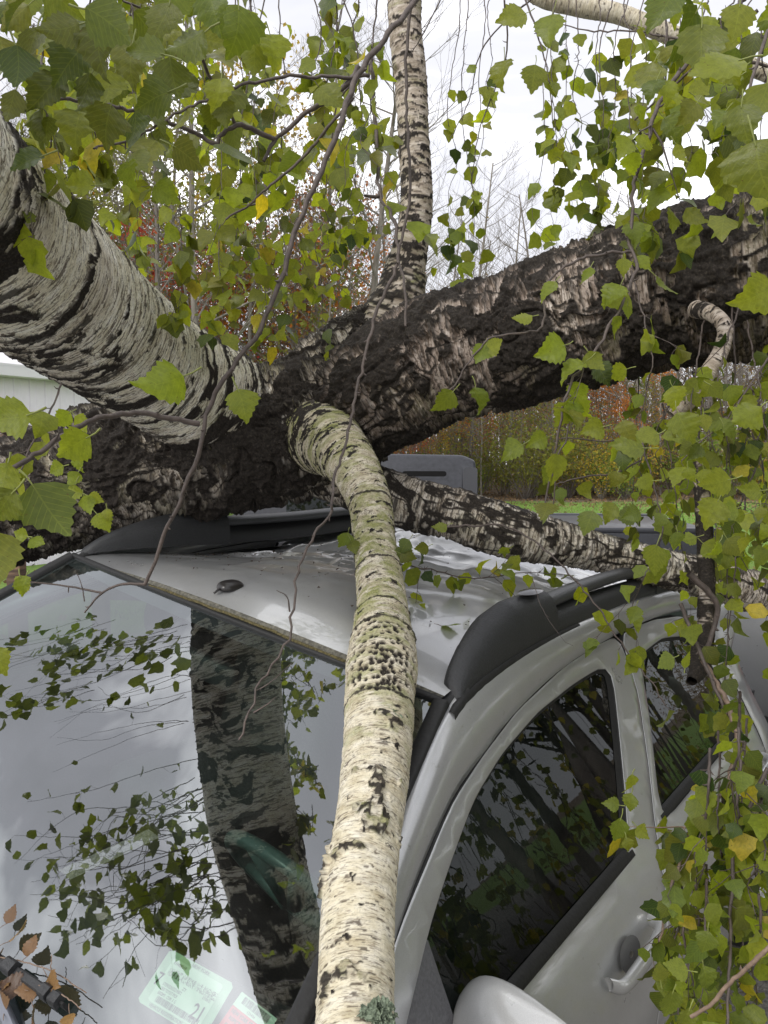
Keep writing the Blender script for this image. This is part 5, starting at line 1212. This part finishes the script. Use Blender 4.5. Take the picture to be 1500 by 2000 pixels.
LABT = dict(bare='thin bare grey tree in the wood beyond the field', orange='thin tree with sparse orange leaves in the wood', red='small maple with sparse red leaves behind the left stem', yellow='thin tree with sparse yellow leaves in the wood', olive='tall tree with thinning olive green leaves in the wood', dark='leafy dark green tree standing beyond the driver side of the silver pickup')
NTREE = [0]
def place_tree(kind, x, y, sc=1.0, R_=random.Random(9)):
    k = R_.randrange(len(PROT[kind])); tr_, cr_ = PROT[kind][k]
    root = tag(empty('tree', (x, y, float(ground_z(x, y)))), LABT[kind], 'tree', kind+' trees of the autumn wood'); root.rotation_euler = (0, 0, R_.uniform(0, 6.28)); root.scale = (sc,)*3
    a = link('trunk', tr_, None, root); 
    if not tr_.materials: tr_.materials.append(TBARK)
    if cr_ is not None:
        b = link('crown', cr_, None, root, smooth=False)
        if not cr_.materials: cr_.materials.append(CM[kind])
    return root
rt = random.Random(17)
def at_px(px, dist): return (px-750)/FPX*dist, dist
for k in range(66):       # left half of the view, nearer
    px = rt.uniform(-60, 760); d = rt.uniform(27, 50); x, y = at_px(px, d)
    kind = rt.choices(('bare', 'orange', 'yellow', 'olive', 'red'), (.50, .26, .10, .09, .05) if px > 360 else (.44, .14, .10, .15, .17))[0]
    place_tree(kind, x, y, rt.uniform(.85, 1.2), rt)
for (px, d, kind, sc) in ((400, 25, 'bare', 1.15), (250, 26, 'red', 1.0), (330, 27, 'red', .9), (170, 28, 'red', .85), (225, 33, 'red', 1.1), (600, 29, 'orange', 1.1), (560, 31, 'orange', 1.0), (650, 27, 'bare', .95), (690, 28, 'bare', 1.0), (630, 26, 'bare', .9), (300, 24, 'olive', 1.0), (420, 30, 'olive', 1.05), (130, 25, 'olive', 1.0), (480, 28, 'yellow', 1.2), (740, 42, 'orange', 1.1), (860, 41, 'yellow', .55), (815, 40, 'red', .5), (1010, 42, 'olive', .6), (940, 41, 'yellow', .6), (1080, 42, 'olive', .62), (1290, 43, 'orange', .7), (1230, 42, 'orange', .6), (800, 44, 'orange', .8), (845, 46, 'orange', .75), (905, 47, 'orange', .85), (985, 48, 'orange', .8), (1060, 46, 'yellow', .8), (1120, 48, 'orange', .9), (1180, 45, 'orange', .8), (780, 41, 'orange', .55), (520, 30, 'orange', 1.15), (455, 31, 'red', 1.1), (590, 33, 'orange', 1.2)):
    x, y = at_px(px, d); place_tree(kind, x, y, sc, rt)
for k in range(85):       # right half, farther and lower against the sky
    px = rt.uniform(760, 1700); d = rt.uniform(41, 66); x, y = at_px(px, d)
    kind = rt.choices(('bare', 'orange', 'yellow', 'olive'), (.74, .08, .10, .08))[0]
    sc = rt.uniform(.75, 1.12)*(1 if kind == 'bare' else .62); place_tree(kind, x, y, sc*(d/48), rt)
for k in range(26):       # the driver's side, unseen beyond the frame, mirrored in the door glass instead of sky
    a = rt.uniform(.66, 2.0); d = rt.uniform(6, 13); place_tree('dark', math.sin(a)*d+1, math.cos(a)*d, rt.uniform(.8, 1.1), rt)
# undergrowth: individual bushes along the edge of the wood
def make_bush(seed, H, n):
    r = random.Random(seed); g_ = np.random.default_rng(seed); Vs, Fs, b = [], [], 0; T = []
    for k in range(16):
        az = r.uniform(0, 6.28); d = np.array([math.cos(az)*.5, math.sin(az)*.5, 1]); P = [np.array([0, 0, -.1])]
        for i in range(5): d = d+rvec(r)*.25; d /= np.linalg.norm(d); P.append(P[-1]+d*H*r.uniform(.16, .24))
        V, F = tube_simple(P, [.02, .016, .012, .008, .006, .003], 3); Vs.append(V); Fs.append(F+b); b += len(V); T += P[2:]
    T = np.array(T); k = g_.integers(0, len(T), n); c_ = T[k]+g_.normal(0, 1, (n, 3))*H*np.array([.17, .17, .10]); a_ = g_.normal(size=(n, 3)); a_ /= np.linalg.norm(a_, axis=1)[:, None]; b2 = np.cross(a_, g_.normal(size=(n, 3))); b2 /= np.linalg.norm(b2, axis=1)[:, None]; s_ = .06*g_.uniform(.5, 1.3, (n, 1))
    V = np.stack([c_-a_*s_, c_+b2*s_*.75, c_+a_*s_, c_-b2*s_*.75], 1).reshape(-1, 3)
    return npmesh('stems', np.concatenate(Vs), np.concatenate(Fs)), npmesh('leaves', V, np.arange(len(V)).reshape(-1, 4))
BU = {}
for i_, (nm, H, n) in enumerate((('green', 2.8, 1500), ('yellow', 2.6, 1200), ('olive', 3.4, 1500), ('brown', 2.4, 1100), ('orange', 2.8, 900))): BU[nm] = make_bush(100+i_, H, n)
for k in range(96):
    px = rt.uniform(-50, 1700); d = rt.uniform(38.5, 47) if px > 620 else rt.uniform(25, 40); x, y = at_px(px, d)
    kind = rt.choices(('green', 'yellow', 'olive', 'brown', 'orange'), (.30, .20, .26, .20, .04) if px > 720 else (.32, .16, .26, .12, .14))[0]
    root = tag(empty('shrub', (x, y, float(ground_z(x, y)))), {'green': 'low green bush at the foot of the wood', 'yellow': 'yellowing bush at the foot of the wood', 'olive': 'tall olive green bush at the foot of the wood', 'brown': 'brown dry bush at the foot of the wood', 'orange': 'bush with orange leaves at the foot of the wood'}[kind], 'bush', kind+' bushes at the foot of the wood')
    root.rotation_euler = (0, 0, rt.uniform(0, 6.28)); root.scale = (rt.uniform(.45, 1.35),)*3
    a, b = BU[kind]; link('stems', a, None, root); link('leaves', b, None, root, smooth=False)
    if not a.materials: a.materials.append(TBARK); b.materials.append(CM[kind])
ORD = 'first second third fourth fifth sixth seventh eighth ninth tenth eleventh twelfth thirteenth fourteenth fifteenth sixteenth seventeenth eighteenth nineteenth'.split()
TENS = {2: 'twent', 3: 'thirt', 4: 'fort', 5: 'fift', 6: 'sixt', 7: 'sevent', 8: 'eight', 9: 'ninet'}
def ordinal(n): return ORD[n-1] if n < 20 else TENS[n//10]+('ieth' if n % 10 == 0 else 'y '+ORD[n % 10-1])
SHAPES = dict(bare='bare grey tree', orange='orange leaved tree', red='red leaved maple', yellow='yellow leaved tree', olive='olive leaved tree')
SHAPEB = dict(green='green', yellow='yellow', olive='olive', brown='brown', orange='orange')
by = {}
for o in COL.objects:
    if o.get('category') in ('tree', 'bush') and o.type == 'EMPTY' and o.get('group') and not o['group'].startswith('dark'): by.setdefault(o['group'], []).append(o)
for g_, os_ in by.items():
    kind = g_.split()[0]
    if len(os_) < 2: continue
    for i, o in enumerate(sorted(os_, key=lambda o: o.location.x/o.location.y)):
        o['label'] = (SHAPES[kind]+' of the wood, '+ordinal(i+1)+' of its kind counted from the left') if o['category'] == 'tree' else (SHAPEB[kind]+' bush along the wood edge, '+ordinal(i+1)+' '+SHAPEB[kind]+' one from the left')
# distant mass of trunks and leaf behind them
V, F, b = [], [], 0
n = 2000; x = R.uniform(-60, 85, n); y = R.uniform(50, 85, n); 
for k in range(n):
    h = R.uniform(7, 12.5); r_ = R.uniform(.04, .11); z = float(ground_z(x[k], y[k])); v, f = tube_simple([(x[k], y[k], z), (x[k]+R.normal(0, .2), y[k], z+h*.5), (x[k]+R.normal(0, .4), y[k], z+h)], [r_, r_*.7, .01], 3); V.append(v); F.append(f+b); b += len(v)
far = link('far_woodland', npmesh('far_woodland', np.concatenate(V), np.concatenate(F)), TBARK); tag(far, kind='stuff')
n = 230000; x = R.uniform(-62, 90, n); y = R.uniform(48, 84, n); z = np.abs(R.normal(0, 1, n))*5.0; z += ground_z(x, y); p = np.stack([x, y, z], -1); keep = fbm(p*np.array([.25, .25, .4]), 3, 5) > .40; p = p[keep]; n = len(p)
a = R.normal(size=(n, 3)); a /= np.linalg.norm(a, axis=1)[:, None]; b_ = np.cross(a, R.normal(size=(n, 3))); b_ /= np.linalg.norm(b_, axis=1)[:, None]; s_ = R.uniform(.07, .17, (n, 1))
V = np.stack([p-a*s_, p+b_*s_*.7, p+a*s_, p-b_*s_*.7], 1).reshape(-1, 3)
mixm = crown_mat('undergrowth_leaves', (.27, .24, .06), (.32, .18, .07), (.20, .15, .08)); tag(link('undergrowth', npmesh('undergrowth', V, np.arange(len(V)).reshape(-1, 4)), mixm, smooth=False), kind='stuff')

# ------------------------------------------------------------------ metal shed on the left
shed = tag(empty('metal_shed', (-9, 13, float(ground_z(-9, 13)))), 'pale blue ribbed metal shed behind the left birch stem', 'shed')
shm = simple('shed_steel', (.84, .79, .88), .45, 3, .05, Metallic=.1); white = simple('white_trim', (.75, .74, .76), .5)
pA = np.array(W(-260, 900, 12.0)); pB = np.array(W(400, 900, 17.5)); pA[2] = pB[2] = 0
d_ = (pB-pA); L = np.linalg.norm(d_); d_ /= L; nrm = np.array([d_[1], -d_[0], 0]); H0 = 3.78
def shed_wall(a, b):
    a = np.array(a); b = np.array(b); d = b-a; L = np.linalg.norm(d); d /= L; n_ = np.array([d[1], -d[0], 0]); mb = MB(); row = []; s = 0
    while s < L-.3:
        for q, o in ((0, 0), (.012, .022), (.045, .022), (.057, 0), (.14, 0), (.146, .006), (.156, .006), (.162, 0)): row.append(a+d*(s+q)+n_*o)
        s += .30
    row.append(b); row = np.array(row); mb.grid(np.array([row, row+np.array([0, 0, H0])])); return mb
zz = float(ground_z(pA[0], pA[1]))-.1; off = np.array([0, 0, zz])
back = -nrm*7.0
shed_wall(pA+off, pB+off).build('wall', shm, shed, True, smooth=False); shed_wall(pB+off, pB+back+off).build('wall', shm, shed, True, smooth=False); shed_wall(pA+back+off, pA+off).build('wall', shm, shed, True, smooth=False)
mb = MB(); e0 = pA+off+nrm*.35+UP*H0-d_*.3; e1 = pB+off+nrm*.35+UP*H0+d_*.3; r0 = pA+off+back/2+UP*(H0+1.0)-d_*.3; r1 = pB+off+back/2+UP*(H0+1.0)+d_*.3; q0 = pA+off+back-nrm*.35+UP*H0-d_*.3; q1 = pB+off+back-nrm*.35+UP*H0+d_*.3
T2 = UP*.05
for a, b, c, d in ((e0, e1, r1, r0), (r0, r1, q1, q0)): mb.add([a, b, c, d, a+T2, b+T2, c+T2, d+T2], [(0, 1, 2, 3), (7, 6, 5, 4), (0, 4, 5, 1), (1, 5, 6, 2), (3, 2, 6, 7), (0, 3, 7, 4)])
mb.build('roof', white, shed, True, smooth=False)
mb = MB(); mb.add([e0-UP*.16, e1-UP*.16, e1+UP*.01, e0+UP*.01, e0-UP*.16-nrm*.30, e1-UP*.16-nrm*.30], [(0, 1, 2, 3), (0, 4, 5, 1)]); mb.build('fascia', white, shed, True, smooth=False)
# stack of old boards in front of it
pile = tag(empty('board_pile', W(40, 900, 5.2)*np.array([1, 1, 0])+UP*0), 'leaning stack of old brown boards below the metal shed wall', 'lumber')
wb = NT('old_boards'); tcn = wb.n('ShaderNodeTexCoord'); nn = wb.noise(tcn.outputs['Object'], 1, 5, .6, 0, (3, 3, 40)); wbm = wb.fin(wb.bsdf(wb.ramp(nn, (.3, (.05, .032, .022)), (.55, (.14, .09, .06)), (.75, (.34, .22, .13))), .8))
for k in range(9):
    a = W(18+rt.uniform(-6, 6), 850+k*9-18, 5.1+.05*k); b_ = W(230, 868+k*11, 6.0+.05*k); dd_ = b_-a; LL = np.linalg.norm(dd_); q_ = Vector(dd_).to_track_quat('X', 'Z').to_matrix(); mb = MB(); mb.box((a+b_)/2, (LL, .18, .028), q_, bev=.004); mb.build('board', wbm, pile, True)
for px in (25, 190):
    a = W(px, 905, 5.3); mb = MB(); mb.box((a[0], a[1], (a[2]-.1)/2), (.10, .10, a[2]+.1-.06), bev=.006); mb.build('post', wbm, pile, True)

# ------------------------------------------------------------------ dark pickup parked beyond
pk = np.array(W(935, 1000, 6.7)); bx = np.array([1.0, -.10, 0]); bx /= np.linalg.norm(bx); by = np.array([-bx[1], bx[0], 0])   # bx: towards its rear
zb = float(ground_z(pk[0]+1, pk[1]+.5)); PM = Matrix([[bx[0], by[0], 0, pk[0]], [bx[1], by[1], 0, pk[1]], [0, 0, 1, zb], [0, 0, 0, 1]])
van = tag(empty('pickup_truck', mat=PM), 'dark grey pickup with a slotted cab panel parked beyond the birch', 'pickup truck')
topz = (W(900, 893, 6.7)[2]-zb); railz = W(1150, 1043, 6.4)[2]-zb
dpm = simple('dark_grey_paint', (.040, .042, .050), .38, 30, .2, Metallic=.2)
def dbox(nm, prof, y0, y1, inset, mat, par, bev=.03):
    """profile in x,z extruded across y, the top narrowed by inset"""
    bm = bmesh.new(); zs = [p[1] for p in prof]; zm = max(zs); z0 = railz
    def yy(y, z, s): return y + s*inset*max(0, (z-z0)/(zm-z0+1e-6))
    A = [bm.verts.new((x, yy(y0, z, 1), z)) for x, z in prof]; B = [bm.verts.new((x, yy(y1, z, -1), z)) for x, z in prof]; n = len(prof)
    bm.faces.new(A); bm.faces.new(B[::-1])
    for i in range(n): bm.faces.new((A[i], B[i], B[(i+1) % n], A[(i+1) % n]))
    bmesh.ops.recalc_face_normals(bm, faces=bm.faces); bmesh.ops.bevel(bm, geom=bm.edges[:], offset=bev, segments=4, affect='EDGES', profile=.5, clamp_overlap=True)
    me = bpy.data.meshes.new(nm); bm.to_mesh(me); bm.free(); o = link(nm, me, mat, par); me.set_sharp_from_angle(angle=math.radians(50)); return o
cab = dbox('cab', [(.0, .55), (.0, railz), (-.03, topz-.03), (-.15, topz+.02), (-1.3, topz+.04), (-1.62, topz-.02), (-2.35, railz+.05), (-2.45, .55)], 0, 1.85, .13, dpm, van, .035)
dbox('bonnet', [(-2.42, .55), (-2.42, railz-.02), (-3.4, railz-.10), (-3.55, railz-.3), (-3.55, .55)], .03, 1.82, 0, dpm, van)
dbox('bed', [(.04, .55), (.04, railz), (2.05, railz), (2.05, .55)], .0, 1.85, 0, dpm, van, .02)
mb = MB(); mb.box((1.04, .06, railz+.012), (2.04, .13, .05), bev=.015); mb.box((1.04, 1.79, railz+.012), (2.04, .13, .05), bev=.015); mb.box((1.04, .93, railz+.006), (1.98, 1.62, .03), bev=.01); mb.build('bed_cover', simple('bed_cover_vinyl', (.035, .037, .045), .3), van)
def onside(x, z, o=0): return (x, .13*max(0, (z-railz)/(topz-railz))-o, z)
def sideshape(nm, pts, o, mat, par, th=.006):
    n = len(pts); mb = MB(); mb.add([onside(x, z, o) for x, z in pts]+[onside(x, z, o-th) for x, z in pts], [tuple(range(n))]+[(i, n+i, n+(i+1) % n, (i+1) % n) for i in range(n)]); return mb.build(nm, mat, par, smooth=False)
def rr(x0, z0, x1, z1, r, n=5):
    P = []
    for cx_, cz_, a0 in ((x1-r, z1-r, 0), (x0+r, z1-r, PI/2), (x0+r, z0+r, PI), (x1-r, z0+r, 1.5*PI)):
        P += [(cx_+r*math.cos(a0+PI/2*k/n), cz_+r*math.sin(a0+PI/2*k/n)) for k in range(n+1)]
    return P
h_ = topz-railz
sideshape('rear_pillar', rr(-.135, railz+.02, -.012, topz-.09, .03), .004, simple('dark_trim', (.03, .031, .036), .25), cab)
pn = sideshape('quarter_panel', rr(-.60, railz+.05, -.15, topz-.06, .05), .005, dpm, cab)
sideshape('slot_frame', rr(-.71, topz-.195, -.27, topz-.095, .035), .009, dpm, cab, .01); sideshape('slot', rr(-.69, topz-.172, -.29, topz-.125, .022), .0115, simple('slot_black', (.002, .002, .002), 1.0), cab)
sideshape('door_gap', [(-.895, railz+.02), (-.887, railz+.02), (-.887, topz-.05), (-.895, topz-.05)], .0045, RUB, cab)
sideshape('window', rr(-1.75, railz+.06, -.93, topz-.09, .08), .005, SGLASS, cab)
for x in (-2.75, 1.15):
    for y in (.11, 1.74):
        G = [[(x+r_*math.cos(t_), y+yy_*(1 if y > 1 else -1), .38+r_*math.sin(t_)) for t_ in np.linspace(0, 2*PI, 33)[:-1]] for yy_, r_ in ((-.1, .2), (-.11, .34), (-.08, .38), (.08, .38), (.11, .34), (.112, .24), (.09, .2), (.07, .02))]
        mb = MB(); mb.grid(G, True); mb.build('wheel', RUB, van)
mb = MB(); mb.box((-3.57, .92, .7), (.10, 1.7, .22), bev=.03); mb.box((2.10, .92, .62), (.10, 1.7, .18), bev=.03); mb.build('bumper', simple('bumper_chrome', (.5, .5, .5), .2, Metallic=.9), van)
# ------------------------------------------------------------------ loose leaves and bits on the truck
r4 = random.Random(44)
def loose_leaf(px, py, L, ang, mat, label, cat='leaf', lift=.004, roof=False, group=None, bri=.5, yel=0, name='fallen_leaf', lumpy=1.0, P=None):
    if P is None:
        if roof:
            P = hit_t(px, py, (0, 0, 1.66), (0, 0, 1)); 
            for _ in range(4): P = hit_t(px, py, (0, 0, roof_z(P[0], P[1])), (0, 0, 1))
        else: P = hit_t(px, py, WSP+WSN*lift, WSN)
    P = t2w(P) + TRUCKN[:3, 2]*lift; a = math.radians(ang); n = TRUCKN[:3, 2] if roof else TRUCKN[:3, :3] @ WSN
    u = CAMN[:3, 0]-n*(CAMN[:3, 0]@n); u /= np.linalg.norm(u); v = np.cross(n, u); tip = u*math.cos(a)+v*math.sin(a)
    lf = Leaves(); L = L*(.72 if mat is DEADM else 1); lf.add(np.zeros(3), tip+n*.12*lumpy, n+rvec(r4)*.35*lumpy, L, yel, bri, r4, True)
    o = lf.build(name, mat, None, False); o.location = P; tag(o, label, cat, group); 
    V, F = tube_simple([np.zeros(3), -tip*L*.2+n*.004, -tip*L*.42+n*.006], [.0007, .0006, .0005], 4); me = npmesh('stalk', V, F); link('stalk', me, twigl_m, o)
    return o
loose_leaf(862, 1228, .046, 20, LEAFM, 'single green leaf lying on the silver roof beside the near stem', lift=.006, roof=True, bri=.45)
for (px, py, L, ang, lab, y, b) in ((12, 1815, .040, 70, 'curled pale brown leaf highest of the dry leaves by the wiper', .1, .4), (18, 1850, .05, 40, 'golden leaf with ragged edge above the wiper blade', .9, .8), (52, 1880, .042, 80, 'small crumpled tan leaf touching the upper wiper blade', .1, .8), (92, 1920, .062, -50, 'large ochre leaf folded along its rib below the blade', .5, .9),
                                     (78, 1942, .05, 200, 'tan leaf lying beneath the large ochre leaf', .1, .9), (42, 1945, .055, 160, 'dark brown curled leaf between wiper blade and wiper arm', .0, .05), (20, 1925, .035, 240, 'orange leaf fragment tucked under the wiper blade', .4, .6), (8, 1990, .05, 120, 'rusty leaf beside the grey wiper arm at the corner', .2, .5), (66, 1985, .05, 300, 'brown leaf scrap at the foot of the glass', .1, .3), (135, 1992, .035, 280, 'small yellow leaf scrap below the wiper tip', .8, .7), (-30, 1900, .05, 30, 'brown leaf half out of view beside the wiper', .1, .4)):
    loose_leaf(px, py, L, ang, DEADM, lab, 'dry leaf', lift=.010, group='dry leaves caught around the wiper', yel=y, bri=b, name='dry_leaf', lumpy=2.2)
for (pts, rad, lab) in (([(-10, 1868), (15, 1872), (50, 1880), (82, 1890), (120, 1905), (145, 1925), (168, 1940)], .0011, 'longest thin pale twig lying over the wiper and glass'), ([(100, 1895), (100, 1880), (101, 1865)], .0008, 'short straight straw standing beside the wiper twig'), ([(75, 1925), (105, 1935), (140, 1955), (157, 1970)], .0011, 'broken pale twig with dark joints below the ochre leaf')):
    P = [t2w(hit_t(x, y, WSP+WSN*.026, WSN)) for x, y in pts]; b = P[0].copy(); C = cr(P, 18)-b; C += np.array([rvec(r4) for _ in range(18)])*.0009; V, F = tube_simple(C, np.linspace(rad, rad*.7, 18), 6)
    o = link('fallen_twig', npmesh('fallen_twig', V, F), twigl_m); o.location = b; tag(o, lab, 'twig', 'broken twigs on the windscreen')
# crumbs of dirt on the glass foot

# bark crumbs shaken off the trunk onto the roof and glass foot
g4 = np.random.default_rng(8); V, F, b = [], [], 0
for k in range(420):
    if k < 300: x = g4.normal(-.45, .24); y = g4.uniform(.1, 1.3)
    else: x = g4.uniform(-.55, .5); y = g4.uniform(.0, 1.2)
    if not mx_(.56) < x < .56: continue
    c = t2w((x, y, roof_z(x, y)+.006)); s_ = g4.uniform(.002, .007); a = g4.normal(size=(4, 3)); a /= np.linalg.norm(a, axis=1)[:, None]
    V.append(c+a*s_*np.array([1, 1, .5])); F.append(np.array([(0, 1, 2), (0, 2, 3), (0, 3, 1), (1, 3, 2)])+b); b += 4
tag(link('bark_crumbs', npmesh('bark_crumbs', np.concatenate(V), np.concatenate(F)), simple('crumb', (.07, .05, .035), .9), smooth=False), kind='stuff')
